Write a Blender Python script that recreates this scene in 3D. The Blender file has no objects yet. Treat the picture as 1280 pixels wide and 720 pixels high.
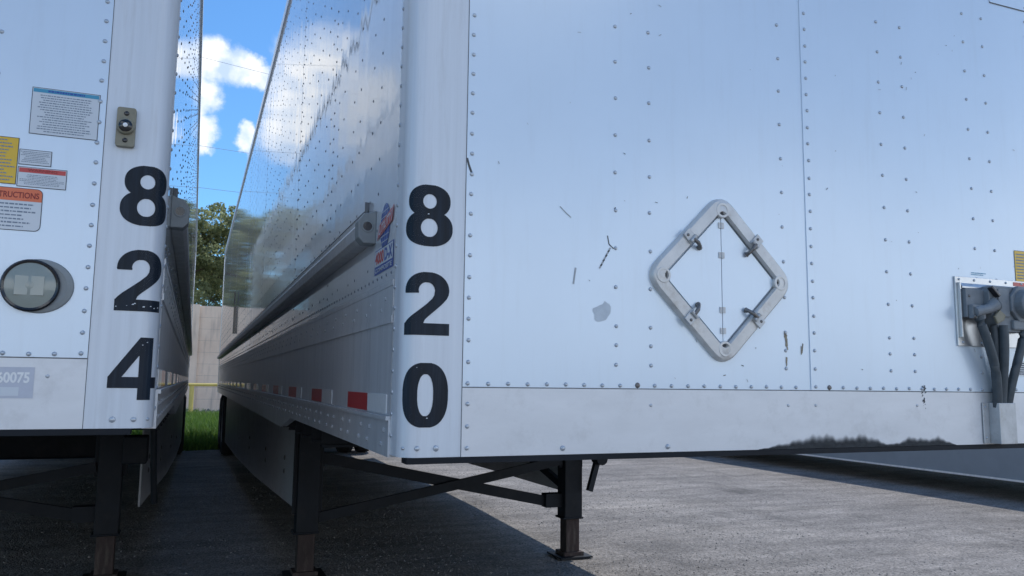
import bpy, math, random
from mathutils import Vector, Matrix
PI = math.pi
S = bpy.context.scene
COL = S.collection

# ------------------------------------------------------------ camera
cam_d = bpy.data.cameras.new("camera"); cam = bpy.data.objects.new("camera", cam_d); COL.objects.link(cam)
R_ = Vector((0.9287980, -0.3703911, 0.0120278)); U_ = Vector((-0.0549291, -0.1054984, 0.9929012)); F_ = Vector((0.3664929, 0.9228654, 0.1183319))
m = Matrix.Identity(4)
for i in range(3):
    m[i][0] = R_[i]; m[i][1] = U_[i]; m[i][2] = -F_[i]
m.translation = Vector((-0.494, -2.0, 1.3))
cam.matrix_world = m
cam_d.sensor_width = 36; cam_d.lens = 992.8 / 1280 * 36; cam_d.clip_start = 0.05; cam_d.clip_end = 3000
S.camera = cam

# ------------------------------------------------------------ light
SUN = Vector((0.46, 0.36, 1.0)).normalized()
EL = math.asin(SUN.z); AZ = math.atan2(SUN.x, SUN.y)
W = bpy.data.worlds.new("World"); S.world = W; W.use_nodes = True
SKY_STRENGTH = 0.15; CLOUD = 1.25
def build_world():
    nt = W.node_tree; nt.nodes.clear(); N = nt.nodes.new; L = nt.links.new
    out = N('ShaderNodeOutputWorld'); bg = N('ShaderNodeBackground'); bg2 = N('ShaderNodeBackground'); mix = N('ShaderNodeMixShader')
    sky = N('ShaderNodeTexSky'); sky.sky_type = 'NISHITA'; sky.sun_disc = False
    sky.sun_elevation = EL; sky.sun_rotation = AZ; sky.air_density = 1.0; sky.dust_density = 0.25; sky.ozone_density = 2.2; sky.altitude = 200
    tint = N('ShaderNodeVectorMath'); tint.operation = 'MULTIPLY'; L(sky.outputs[0], tint.inputs[0]); tint.inputs[1].default_value = (.35, .56, .71)
    L(tint.outputs[0], bg.inputs[0]); bg.inputs[1].default_value = SKY_STRENGTH
    tc = N('ShaderNodeTexCoord')
    nz = N('ShaderNodeTexNoise'); nz.inputs['Scale'].default_value = 16; nz.inputs['Detail'].default_value = 7; nz.inputs['Roughness'].default_value = .62
    L(tc.outputs['Generated'], nz.inputs['Vector'])
    sub = N('ShaderNodeVectorMath'); sub.operation = 'SUBTRACT'; L(nz.outputs['Color'], sub.inputs[0]); sub.inputs[1].default_value = (.5, .5, .5)
    sc = N('ShaderNodeVectorMath'); sc.operation = 'SCALE'; L(sub.outputs[0], sc.inputs[0]); sc.inputs['Scale'].default_value = .055
    ad = N('ShaderNodeVectorMath'); ad.operation = 'ADD'; L(tc.outputs['Generated'], ad.inputs[0]); L(sc.outputs[0], ad.inputs[1])
    blobs = [((-.035, .935, .352), .036), ((.000, .935, .360), .028), ((.016, .935, .354), .024), ((.030, .933, .355), .024), ((.050, .937, .345), .016),
             ((-.016, .950, .318), .026), ((-.018, .962, .280), .024), ((.042, .957, .280), .015), ((.058, .957, .268), .014),
             ((-.14, .93, .335), .075), ((-.10, .94, .30), .045), ((-.20, .93, .30), .05), ((.12, .92, .37), .05), ((.2, .93, .32), .06),
             ((.5, .82, .28), .16), ((-.45, .8, .4), .17), ((.0, -1, .02), .23), ((.33, -.94, .02), .23), ((-.33, -.94, .04), .22), ((.62, -.78, .04), .24), ((.85, -.5, .03), .22), ((-.62, -.78, .03), .22), ((.30, -.75, .58), .17), ((-.55, -.55, .62), .18), ((.9, -.2, .35), .2), ((-.9, .2, .3), .2)]  # clouds behind the camera are unseen, added to brighten the trailer fronts
    acc = None
    for d, r in blobs:
        dd = Vector(d).normalized()
        ds = N('ShaderNodeVectorMath'); ds.operation = 'DISTANCE'; L(ad.outputs[0], ds.inputs[0]); ds.inputs[1].default_value = dd
        mr = N('ShaderNodeMapRange'); mr.interpolation_type = 'SMOOTHSTEP'
        L(ds.outputs['Value'], mr.inputs['Value']); mr.inputs['From Min'].default_value = r * 1.25; mr.inputs['From Max'].default_value = r * .72
        mr.inputs['To Min'].default_value = 0; mr.inputs['To Max'].default_value = 1
        if acc is None: acc = mr.outputs[0]
        else:
            mx = N('ShaderNodeMath'); mx.operation = 'MAXIMUM'; L(acc, mx.inputs[0]); L(mr.outputs[0], mx.inputs[1]); acc = mx.outputs[0]
    n2 = N('ShaderNodeTexNoise'); n2.inputs['Scale'].default_value = 34; n2.inputs['Detail'].default_value = 6
    L(tc.outputs['Generated'], n2.inputs['Vector'])
    r2 = N('ShaderNodeMapRange'); L(n2.outputs['Fac'], r2.inputs['Value']); r2.inputs['From Min'].default_value = .36; r2.inputs['From Max'].default_value = .56
    r2.inputs['To Min'].default_value = .72; r2.inputs['To Max'].default_value = 1
    mu = N('ShaderNodeMath'); mu.operation = 'MULTIPLY'; L(acc, mu.inputs[0]); L(r2.outputs[0], mu.inputs[1])
    cr = N('ShaderNodeValToRGB'); L(n2.outputs['Fac'], cr.inputs['Fac'])
    cr.color_ramp.elements[0].position = .35; cr.color_ramp.elements[0].color = (.62, .72, .86, 1)
    cr.color_ramp.elements[1].position = .62; cr.color_ramp.elements[1].color = (.96, .97, .98, 1)
    L(cr.outputs[0], bg2.inputs[0])
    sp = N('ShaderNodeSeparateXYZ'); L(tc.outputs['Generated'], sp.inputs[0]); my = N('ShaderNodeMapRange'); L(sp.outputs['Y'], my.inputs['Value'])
    my.inputs['From Min'].default_value = -.3; my.inputs['From Max'].default_value = .4; my.inputs['To Min'].default_value = CLOUD; my.inputs['To Max'].default_value = CLOUD * .60; L(my.outputs[0], bg2.inputs[1])  # full strength for the added clouds behind the camera, weaker ahead
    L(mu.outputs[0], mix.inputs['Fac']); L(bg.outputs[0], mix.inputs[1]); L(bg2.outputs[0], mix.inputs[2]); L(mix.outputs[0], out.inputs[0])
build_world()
sun_d = bpy.data.lights.new("sun", 'SUN'); sun_d.energy = 1.8; sun_d.angle = math.radians(.5); sun_d.color = (1, .955, .89)
sun = bpy.data.objects.new("sun", sun_d); COL.objects.link(sun); sun.rotation_euler = SUN.to_track_quat('Z', 'Y').to_euler(); sun.location = (10, 10, 30)
S.view_settings.view_transform = 'Standard'; S.view_settings.look = 'None'; S.view_settings.gamma = 1; S.view_settings.use_curve_mapping = False
S.view_settings.exposure = 0.78
S.render.engine = 'CYCLES'; S.cycles.max_bounces = 8; S.cycles.glossy_bounces = 6; S.cycles.caustics_reflective = False

# ------------------------------------------------------------ materials
def mat(name, base, rough=.5, metal=0., coat=0., coat_rough=.03, var=.0, vscale=4., stretch=(1, 1, 1), bump=0., bscale=60., bstretch=(1, 1, 1),
        dirt=None, dirt_amt=0., dscale=6., dstretch=(1, 1, 1), spec=.5, cbump=False, rvar=0.):
    M_ = bpy.data.materials.new(name); M_.use_nodes = True; nt = M_.node_tree; N = nt.nodes.new; L = nt.links.new
    b = nt.nodes['Principled BSDF']
    b.inputs['Roughness'].default_value = rough; b.inputs['Metallic'].default_value = metal
    b.inputs['Coat Weight'].default_value = coat; b.inputs['Coat Roughness'].default_value = coat_rough
    b.inputs['Specular IOR Level'].default_value = spec
    tc = N('ShaderNodeTexCoord')
    def noise(scale, st, detail=5, rough_=.6):
        mp = N('ShaderNodeMapping'); mp.inputs['Scale'].default_value = st; L(tc.outputs['Object'], mp.inputs[0])
        n = N('ShaderNodeTexNoise'); n.inputs['Scale'].default_value = scale; n.inputs['Detail'].default_value = detail; n.inputs['Roughness'].default_value = rough_
        L(mp.outputs[0], n.inputs['Vector']); return n
    colr = None
    if var > 0:
        n = noise(vscale, stretch); r = N('ShaderNodeValToRGB')
        r.color_ramp.elements[0].position = .3; r.color_ramp.elements[1].position = .7
        r.color_ramp.elements[0].color = tuple(max(0, c * (1 - var)) for c in base) + (1,)
        r.color_ramp.elements[1].color = tuple(min(1, c * (1 + var)) for c in base) + (1,)
        L(n.outputs['Fac'], r.inputs['Fac']); colr = r.outputs[0]
    if dirt:
        n = noise(dscale, dstretch, 8, .7); mr = N('ShaderNodeMapRange'); L(n.outputs['Fac'], mr.inputs['Value'])
        mr.inputs['From Min'].default_value = .52; mr.inputs['From Max'].default_value = .75; mr.inputs['To Max'].default_value = dirt_amt
        mx = N('ShaderNodeMix'); mx.data_type = 'RGBA'; L(mr.outputs[0], mx.inputs['Factor'])
        if colr: L(colr, mx.inputs['A'])
        else: mx.inputs['A'].default_value = tuple(base) + (1,)
        mx.inputs['B'].default_value = tuple(dirt) + (1,); colr = mx.outputs['Result']
    if colr: L(colr, b.inputs['Base Color'])
    else: b.inputs['Base Color'].default_value = tuple(base) + (1,)
    if rvar > 0:
        n = noise(vscale * 1.7, stretch); mr = N('ShaderNodeMapRange'); L(n.outputs['Fac'], mr.inputs['Value'])
        mr.inputs['To Min'].default_value = max(0, rough - rvar); mr.inputs['To Max'].default_value = rough + rvar; L(mr.outputs[0], b.inputs['Roughness'])
    if bump > 0:
        n = noise(bscale, bstretch, 1.5 if cbump else 5, .4 if cbump else .6); bp = N('ShaderNodeBump'); bp.inputs['Strength'].default_value = 1; bp.inputs['Distance'].default_value = bump
        L(n.outputs['Fac'], bp.inputs['Height']); L(bp.outputs[0], b.inputs['Normal'])
        if cbump: L(bp.outputs[0], b.inputs['Coat Normal'])
    return M_
MT = {}
MT['white'] = mat('painted_panel', (.71, .81, .90), .34, metal=.24, coat=.6, coat_rough=.16, var=.025, vscale=2.2, bump=.0028, bscale=1.9, cbump=True, dirt=(.42, .43, .42), dirt_amt=.10, dscale=6, dstretch=(4, 4, .35))
MT['side'] = mat('glossy_side_sheet', (.74, .77, .80), .3, metal=.12, coat=1, coat_rough=.025, var=.04, vscale=2, stretch=(1, 3, .3), bump=.0009, bscale=3.2, bstretch=(1, 2.6, .07), cbump=True, dirt=(.4, .4, .38), dirt_amt=.2, dscale=5, dstretch=(1, 4, .4))
MT['sill'] = mat('worn_white_sill', (.76, .77, .78), .38, metal=.2, coat=.2, coat_rough=.25, var=.05, vscale=5, stretch=(1, 1, 3), bump=.0006, bscale=14, dirt=(.35, .34, .32), dirt_amt=.3, dscale=8)
MT['post'] = mat('brushed_post', (.72, .76, .80), .40, metal=.12, coat=.15, coat_rough=.3, var=.05, vscale=60, stretch=(1, 1, .02), bump=.0002, bscale=120, bstretch=(1, 1, .02), dirt=(.45, .44, .42), dirt_amt=.3, dscale=26, dstretch=(1, 1, .12), rvar=.08)
MT['mill'] = mat('mill_aluminium', (.70, .72, .74), .34, metal=.35, var=.08, vscale=3, stretch=(1, 5, .5), bump=.0004, bscale=5, bstretch=(1, 1, 3), dirt=(.25, .25, .25), dirt_amt=.4, dscale=4, dstretch=(1, 4, .5), rvar=.1)
MT['alu'] = mat('cast_aluminium', (.56, .57, .57), .42, metal=.3, var=.12, vscale=20, bump=.0004, bscale=160, dirt=(.28, .24, .19), dirt_amt=.5, dscale=30)
MT['frame'] = mat('placard_frame_metal', (.70, .69, .66), .38, metal=.2, var=.08, vscale=18, bump=.0003, bscale=150, dirt=(.36, .30, .23), dirt_amt=.45, dscale=28)
MT['steel'] = mat('stainless_plate', (.60, .61, .62), .3, metal=.85, var=.06, vscale=9, rvar=.1, dirt=(.35, .33, .3), dirt_amt=.3, dscale=14)
MT['rivet'] = mat('rivet_head', (.50, .54, .58), .35, metal=.55, coat=.2)
MT['rivet_dark'] = mat('steel_bolt', (.22, .21, .2), .45, metal=.8, dirt=(.2, .09, .04), dirt_amt=.6, dscale=60)
MT['rivet_side'] = mat('dull_rivet_head', (.17, .19, .22), .7, spec=.2)
MT['rivet_mill'] = mat('mill_rivet_head', (.42, .44, .46), .55, metal=.2)
MT['skirt_dark'] = mat('slate_skirt_panel', (.20, .235, .27), .5, coat=.15, coat_rough=.3, var=.08, vscale=3)
MT['seam'] = mat('seam_sealant', (.16, .17, .18), .7)
MT['black'] = mat('black_frame_paint', (.007, .010, .015), .6, spec=.3, var=.3, vscale=6, bump=.0008, bscale=30, dirt=(.028, .027, .027), dirt_amt=.6, dscale=7)
MT['under'] = mat('undercoat', (.010, .011, .013), .8, var=.3, vscale=5)
MT['rust'] = mat('rusty_steel', (.045, .030, .027), .75, metal=.2, var=.35, vscale=18, stretch=(1, 1, .4), bump=.001, bscale=50, dirt=(.20, .17, .14), dirt_amt=.5, dscale=20, dstretch=(1, 1, .2))
MT['skirt'] = mat('skirt_panel', (.46, .47, .49), .45, coat=.15, coat_rough=.3, var=.08, vscale=3, dirt=(.16, .15, .14), dirt_amt=.5, dscale=3, dstretch=(1, 1, 2))
MT['rubber'] = mat('tyre_rubber', (.022, .022, .024), .8, var=.3, vscale=12, bump=.001, bscale=60)
MT['cable'] = mat('rubber_cable', (.065, .08, .09), .5, var=.2, vscale=30)
MT['grey'] = mat('grey_casting', (.21, .235, .255), .5, var=.15, vscale=25, bump=.0004, bscale=140, dirt=(.28, .27, .25), dirt_amt=.4, dscale=22)
MT['grey2'] = mat('dark_grey_plastic', (.13, .15, .17), .45, var=.15, vscale=25, dirt=(.2, .19, .18), dirt_amt=.35, dscale=22)
MT['digit'] = mat('black_vinyl', (.006, .013, .024), .42, spec=.28, coat=.0, coat_rough=.15, var=.5, vscale=60, stretch=(1, 1, .06), dirt=(.04, .055, .075), dirt_amt=.6, dscale=45, dstretch=(1, 1, .06))
MT['red'] = mat('red_reflective', (.55, .025, .03), .3, coat=.5, var=.1, vscale=80)
MT['tapewhite'] = mat('white_reflective', (.86, .87, .86), .3, coat=.5, var=.05, vscale=80)
MT['paper'] = mat('label_white', (.68, .72, .75), .35, coat=.3)
MT['pblue'] = mat('label_blue', (.06, .33, .50), .35, coat=.3)
MT['pyellow'] = mat('label_yellow', (.80, .50, .02), .35, coat=.3)
MT['porange'] = mat('label_orange', (.80, .16, .05), .35, coat=.3)
MT['pred'] = mat('label_red', (.60, .06, .05), .35, coat=.3)
MT['ink'] = mat('label_ink', (.03, .04, .06), .5)
MT['inkg'] = mat('label_ink_soft', (.22, .27, .33), .5)
MT['inkr'] = mat('label_ink_red', (.30, .03, .02), .5)
MT['lblue'] = mat('logo_blue', (.03, .09, .38), .35, coat=.3)
MT['lred'] = mat('logo_red', (.62, .05, .05), .35, coat=.3)
MT['beige'] = mat('beige_bracket', (.27, .25, .18), .5, var=.1, vscale=30, dirt=(.12, .11, .08), dirt_amt=.5, dscale=40)
MT['lens'] = mat('clouded_lens', (.30, .33, .29), .2, coat=.5, var=.08, vscale=14)
MT['lens_in'] = mat('lens_reflector', (.33, .355, .31), .3, coat=.8)
MT['lampgrey'] = mat('lamp_grommet', (.27, .29, .29), .55, var=.1, vscale=20)
MT['blackpl'] = mat('black_plastic', (.012, .012, .014), .25, coat=.5)
MT['scuff'] = mat('scuff_grime', (.035, .038, .04), .85, var=.5, vscale=60)
MT['sticker'] = mat('faded_sticker', (.58, .60, .66), .5, var=.06, vscale=20)
def scuff():
    M_ = MT['scuff']; nt = M_.node_tree; N = nt.nodes.new; L = nt.links.new; b = nt.nodes['Principled BSDF']
    a = N('ShaderNodeAttribute'); a.attribute_name = 'amount'; tc = N('ShaderNodeTexCoord'); n = N('ShaderNodeTexNoise'); n.inputs['Scale'].default_value = 26; n.inputs['Detail'].default_value = 9; n.inputs['Roughness'].default_value = .68
    L(tc.outputs['Object'], n.inputs['Vector']); m1 = N('ShaderNodeMath'); m1.operation = 'MULTIPLY_ADD'; L(n.outputs['Fac'], m1.inputs[0]); m1.inputs[1].default_value = .30; m1.inputs[2].default_value = -.16
    m2 = N('ShaderNodeMath'); m2.operation = 'ADD'; L(a.outputs['Fac'], m2.inputs[0]); L(m1.outputs[0], m2.inputs[1]); m3 = N('ShaderNodeMapRange'); m3.interpolation_type = 'SMOOTHSTEP'; L(m2.outputs[0], m3.inputs['Value']); m3.inputs['From Min'].default_value = .08; m3.inputs['From Max'].default_value = .72; m3.inputs['To Max'].default_value = .9
    L(m3.outputs[0], b.inputs['Alpha'])
scuff()
MT['peel'] = mat('peeled_paint', (.60, .66, .70), .6, var=.08, vscale=40)
MT['chip'] = mat('chipped_paint', (.42, .45, .47), .6, var=.1, vscale=40)
MT['scratch'] = mat('scratch_mark', (.10, .105, .11), .7)
MT['ruststain'] = mat('rust_stain', (.30, .26, .19), .8, var=.4, vscale=90)
MT['yellow'] = mat('yellow_pipe_paint', (.72, .55, .16), .5, var=.12, vscale=3, dirt=(.4, .3, .15), dirt_amt=.4, dscale=6)
MT['cloud_wall'] = None
def concrete():
    M_ = bpy.data.materials.new('painted_block'); M_.use_nodes = True; nt = M_.node_tree; N = nt.nodes.new; L = nt.links.new; b = nt.nodes['Principled BSDF']
    b.inputs['Roughness'].default_value = .9
    tc = N('ShaderNodeTexCoord'); n = N('ShaderNodeTexNoise'); n.inputs['Scale'].default_value = .55; n.inputs['Detail'].default_value = 8; n.inputs['Roughness'].default_value = .65
    L(tc.outputs['Object'], n.inputs['Vector']); r = N('ShaderNodeValToRGB'); L(n.outputs['Fac'], r.inputs['Fac'])
    e = r.color_ramp.elements; e[0].position = .32; e[0].color = (.70, .54, .42, 1); e[1].position = .68; e[1].color = (.88, .72, .58, 1)
    n2 = N('ShaderNodeTexNoise'); n2.inputs['Scale'].default_value = 3; n2.inputs['Detail'].default_value = 8; mp = N('ShaderNodeMapping'); mp.inputs['Scale'].default_value = (2, 1, .25)
    L(tc.outputs['Object'], mp.inputs[0]); L(mp.outputs[0], n2.inputs['Vector']); mr = N('ShaderNodeMapRange'); L(n2.outputs['Fac'], mr.inputs['Value']); mr.inputs['From Min'].default_value = .5; mr.inputs['From Max'].default_value = .75; mr.inputs['To Max'].default_value = .5
    mx = N('ShaderNodeMix'); mx.data_type = 'RGBA'; L(mr.outputs[0], mx.inputs['Factor']); L(r.outputs[0], mx.inputs['A']); mx.inputs['B'].default_value = (.27, .24, .23, 1)
    L(mx.outputs['Result'], b.inputs['Base Color'])
    bp = N('ShaderNodeBump'); bp.inputs['Distance'].default_value = .01; L(n2.outputs['Fac'], bp.inputs['Height']); L(bp.outputs[0], b.inputs['Normal'])
    return M_
MT['wall'] = concrete()
MT['patch'] = mat('whitewash_patch', (.62, .60, .60), .9, var=.1, vscale=3)
def asphalt():
    M_ = bpy.data.materials.new('gritty_asphalt'); M_.use_nodes = True; nt = M_.node_tree; N = nt.nodes.new; L = nt.links.new; b = nt.nodes['Principled BSDF']
    b.inputs['Roughness'].default_value = .88; tc = N('ShaderNodeTexCoord')
    def nz(s, d=6, r=.6, st=(1, 1, 1)):
        mp = N('ShaderNodeMapping'); mp.inputs['Scale'].default_value = st; L(tc.outputs['Object'], mp.inputs[0])
        n = N('ShaderNodeTexNoise'); n.inputs['Scale'].default_value = s; n.inputs['Detail'].default_value = d; n.inputs['Roughness'].default_value = r; L(mp.outputs[0], n.inputs['Vector']); return n.outputs['Fac']
    def ramp(f, a, ca, c, cc):
        r = N('ShaderNodeValToRGB'); L(f, r.inputs['Fac']); e = r.color_ramp.elements; e[0].position = a; e[0].color = ca + (1,); e[1].position = c; e[1].color = cc + (1,); return r.outputs[0]
    base = ramp(nz(.8, 8, .65), .34, (.160, .147, .137), .66, (.238, .219, .202))
    dust = nz(.35, 8, .7, (1, 1.6, 1)); md = N('ShaderNodeMapRange'); L(dust, md.inputs['Value']); md.inputs['From Min'].default_value = .5; md.inputs['From Max'].default_value = .7; md.inputs['To Max'].default_value = .6
    m1 = N('ShaderNodeMix'); m1.data_type = 'RGBA'; L(md.outputs[0], m1.inputs['Factor']); L(base, m1.inputs['A']); m1.inputs['B'].default_value = (.295, .265, .235, 1)
    # aggregate
    v = N('ShaderNodeTexVoronoi'); v.inputs['Scale'].default_value = 70; L(tc.outputs['Object'], v.inputs['Vector'])
    vr = N('ShaderNodeSeparateColor'); L(v.outputs['Color'], vr.inputs[0]); mv = N('ShaderNodeMapRange'); L(vr.outputs[0], mv.inputs['Value']); mv.inputs['To Min'].default_value = .62; mv.inputs['To Max'].default_value = 1.42
    m2 = N('ShaderNodeVectorMath'); m2.operation = 'SCALE'; L(m1.outputs['Result'], m2.inputs[0]); L(mv.outputs[0], m2.inputs['Scale'])
    # cracks
    f = nz(26, 4, .7); mf = N('ShaderNodeMapRange'); L(f, mf.inputs['Value']); mf.inputs['To Min'].default_value = .75; mf.inputs['To Max'].default_value = 1.25
    m3 = N('ShaderNodeVectorMath'); m3.operation = 'SCALE'; L(m2.outputs[0], m3.inputs[0]); L(mf.outputs[0], m3.inputs['Scale'])
    st = nz(1.1, 7, .7, (1.3, .45, 1)); ms = N('ShaderNodeMapRange'); L(st, ms.inputs['Value']); ms.inputs['From Min'].default_value = .54; ms.inputs['From Max'].default_value = .68; ms.inputs['To Min'].default_value = 1; ms.inputs['To Max'].default_value = .62
    m4 = N('ShaderNodeVectorMath'); m4.operation = 'SCALE'; L(m3.outputs[0], m4.inputs[0]); L(ms.outputs[0], m4.inputs['Scale'])
    li = nz(2.2, 6, .6, (.5, 1.8, 1)); ml = N('ShaderNodeMapRange'); L(li, ml.inputs['Value']); ml.inputs['From Min'].default_value = .35; ml.inputs['From Max'].default_value = .65; ml.inputs['To Min'].default_value = .78; ml.inputs['To Max'].default_value = 1.28
    m5 = N('ShaderNodeVectorMath'); m5.operation = 'SCALE'; L(m4.outputs[0], m5.inputs[0]); L(ml.outputs[0], m5.inputs['Scale'])
    L(m5.outputs[0], b.inputs['Base Color'])
    bp = N('ShaderNodeBump'); bp.inputs['Distance'].default_value = .006; L(v.outputs['Distance'], bp.inputs['Height']); bp.invert = True
    bp2 = N('ShaderNodeBump'); bp2.inputs['Distance'].default_value = .03; L(nz(5, 5, .6), bp2.inputs['Height']); L(bp.outputs[0], bp2.inputs['Normal'])
    L(bp2.outputs[0], b.inputs['Normal'])
    return M_
MT['asphalt'] = asphalt()
MT['soil'] = mat('dusty_soil', (.20, .18, .15), .95, var=.3, vscale=1.5, bump=.02, bscale=6)
MT['pebble'] = mat('pebble_stone', (.34, .32, .30), .85, var=.6, vscale=3)
def leafmat(name, a, c, trans=.35):
    M_ = bpy.data.materials.new(name); M_.use_nodes = True; nt = M_.node_tree; N = nt.nodes.new; L = nt.links.new; b = nt.nodes['Principled BSDF']
    g = N('ShaderNodeNewGeometry'); r = N('ShaderNodeValToRGB'); e = r.color_ramp.elements; e[0].color = a + (1,); e[1].color = c + (1,)
    L(g.outputs['Random Per Island'], r.inputs['Fac']); L(r.outputs[0], b.inputs['Base Color']); b.inputs['Roughness'].default_value = .6
    t = N('ShaderNodeBsdfTranslucent'); L(r.outputs[0], t.inputs[0]); mx = N('ShaderNodeMixShader'); mx.inputs[0].default_value = trans
    L(b.outputs[0], mx.inputs[1]); L(t.outputs[0], mx.inputs[2]); L(mx.outputs[0], nt.nodes['Material Output'].inputs[0]); return M_
MT['leaf'] = leafmat('tree_leaves', (.17, .20, .10), (.42, .45, .22), .55)
MT['grass'] = leafmat('grass_blades', (.07, .15, .02), (.20, .32, .05), .4)
MT['pebble'] = leafmat('pebble_stone', (.08, .076, .072), (.30, .28, .26), 0.)
MT['bark'] = mat('bark', (.12, .09, .065), .9, var=.3, vscale=8, stretch=(1, 1, .2))

# ------------------------------------------------------------ mesh builder
class MB:
    def __init__(s): s.v = []; s.f = []; s.m = []; s.mats = []
    def mi(s, name):
        if name not in s.mats: s.mats.append(name)
        return s.mats.index(name)
    def add(s, vs, fs, mt):
        o = len(s.v); s.v += [tuple(v) for v in vs]; k = s.mi(mt)
        for f in fs: s.f.append(tuple(o + i for i in f)); s.m.append(k)
    def box(s, a, b, mt):
        x0, y0, z0 = a; x1, y1, z1 = b
        s.add([(x0, y0, z0), (x1, y0, z0), (x1, y1, z0), (x0, y1, z0), (x0, y0, z1), (x1, y0, z1), (x1, y1, z1), (x0, y1, z1)],
              [(0, 3, 2, 1), (4, 5, 6, 7), (0, 1, 5, 4), (1, 2, 6, 5), (2, 3, 7, 6), (3, 0, 4, 7)], mt)
    def prism(s, pts, axis, lo, hi, mt):      # pts 2D polygon extruded along axis
        n = len(pts)
        def P(p, t):
            return {'x': (t, p[0], p[1]), 'y': (p[0], t, p[1]), 'z': (p[0], p[1], t)}[axis]
        vs = [P(p, lo) for p in pts] + [P(p, hi) for p in pts]
        fs = [tuple(range(n - 1, -1, -1)), tuple(range(n, 2 * n))] + [(i, (i + 1) % n, n + (i + 1) % n, n + i) for i in range(n)]
        s.add(vs, fs, mt)
    def tube(s, path, r, mt, seg=12, caps=True):
        P = [Vector(p) for p in path]; rr = r if isinstance(r, (list, tuple)) else [r] * len(P); vs = []; fs = []
        up = Vector((0, 0, 1))
        for i, p in enumerate(P):
            d = (P[min(i + 1, len(P) - 1)] - P[max(i - 1, 0)]).normalized()
            a = d.cross(up if abs(d.z) < .95 else Vector((0, 1, 0))).normalized(); b = d.cross(a).normalized()
            for k in range(seg):
                t = 2 * PI * k / seg; vs.append(p + a * math.cos(t) * rr[i] + b * math.sin(t) * rr[i])
        for i in range(len(P) - 1):
            for k in range(seg):
                k2 = (k + 1) % seg; fs.append((i * seg + k, i * seg + k2, (i + 1) * seg + k2, (i + 1) * seg + k))
        if caps: fs += [tuple(range(seg)), tuple(range((len(P) - 1) * seg + seg - 1, (len(P) - 1) * seg - 1, -1))]
        s.add(vs, fs, mt)
    def dome(s, c, nrm, r, h, mt, seg=8):
        c = Vector(c); n = Vector(nrm).normalized(); a = n.orthogonal().normalized(); b = n.cross(a); vs = []; fs = []
        for rr, hh in ((1, 0), (.82, .62), (.4, .95)):
            for k in range(seg):
                t = 2 * PI * k / seg; vs.append(c + a * math.cos(t) * r * rr + b * math.sin(t) * r * rr + n * h * hh)
        vs.append(c + n * h)
        for i in range(2):
            for k in range(seg): fs.append((i * seg + k, i * seg + (k + 1) % seg, (i + 1) * seg + (k + 1) % seg, (i + 1) * seg + k))
        for k in range(seg): fs.append((2 * seg + k, 2 * seg + (k + 1) % seg, 3 * seg))
        s.add(vs, fs, mt)
    def bar(s, a, b, w, h, mt, up=(0, 0, 1)):
        a = Vector(a); b = Vector(b); d = (b - a).normalized(); x = d.cross(Vector(up)).normalized() * w / 2; y = x.cross(d).normalized() * h / 2
        vs = [a - x - y, a + x - y, a + x + y, a - x + y, b - x - y, b + x - y, b + x + y, b - x + y]
        s.add(vs, [(0, 3, 2, 1), (4, 5, 6, 7), (0, 1, 5, 4), (1, 2, 6, 5), (2, 3, 7, 6), (3, 0, 4, 7)], mt)
    def lathe(s, prof, c, axis, mt, seg=28):   # prof: (radius, along)
        c = Vector(c); n = Vector(axis).normalized(); a = n.orthogonal().normalized(); b = n.cross(a); vs = []; fs = []
        for r, h in prof:
            for k in range(seg):
                t = 2 * PI * k / seg; vs.append(c + a * math.cos(t) * r + b * math.sin(t) * r + n * h)
        for i in range(len(prof) - 1):
            for k in range(seg): fs.append((i * seg + k, i * seg + (k + 1) % seg, (i + 1) * seg + (k + 1) % seg, (i + 1) * seg + k))
        s.add(vs, fs, mt)
    def build(s, name, parent=None, smooth=False, bevel=0., offset=(0, 0, 0)):
        me = bpy.data.meshes.new(name); me.from_pydata([(v[0] + offset[0], v[1] + offset[1], v[2] + offset[2]) for v in s.v], [], s.f); me.update()
        for n in s.mats: me.materials.append(MT[n])
        me.polygons.foreach_set('material_index', s.m)
        if smooth: me.polygons.foreach_set('use_smooth', [True] * len(s.f))
        o = bpy.data.objects.new(name, me); COL.objects.link(o)
        if parent: o.parent = parent
        if smooth: 
            try: me.set_sharp_from_angle(angle=math.radians(38))
            except Exception: pass
        if bevel > 0:
            bv = o.modifiers.new('bevel', 'BEVEL'); bv.width = bevel; bv.segments = 2; bv.limit_method = 'ANGLE'
        return o
def thing(name, loc, label, cat, group=None, rz=0.):
    o = bpy.data.objects.new(name, None); COL.objects.link(o); o.location = loc; o.rotation_euler = (0, 0, rz); tag(o, label, cat, group); return o
def tag(o, label, cat, group=None):
    o['label'] = label; o['category'] = cat
    if group: o['group'] = group
    return o

# text -> mesh faces on a mapping  P(u, v) -> 3D
_tc = {}
def text_faces(body, bold=.0):
    k = (body, bold)
    if k in _tc: return _tc[k]
    cu = bpy.data.curves.new('txt', 'FONT'); cu.body = body; cu.offset = bold; cu.resolution_u = 4
    ob = bpy.data.objects.new('txt', cu); COL.objects.link(ob)
    dg = bpy.context.evaluated_depsgraph_get(); me = bpy.data.meshes.new_from_object(ob.evaluated_get(dg))
    vs = [v.co.copy() for v in me.vertices]; fs = [tuple(p.vertices) for p in me.polygons]
    bpy.data.objects.remove(ob); bpy.data.meshes.remove(me); bpy.data.curves.remove(cu)
    x0 = min(v.x for v in vs); x1 = max(v.x for v in vs); y0 = min(v.y for v in vs); y1 = max(v.y for v in vs)
    r = ([((v.x - x0) / (x1 - x0), (v.y - y0) / (y1 - y0)) for v in vs], fs); _tc[k] = r; return r
def put_text(mb, body, P, mt, u0, v0, u1, v1, bold=.02):
    vs, fs = text_faces(body, bold); mb.add([P(u0 + (u1 - u0) * a, v0 + (v1 - v0) * b) for a, b in vs], fs, mt)
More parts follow.
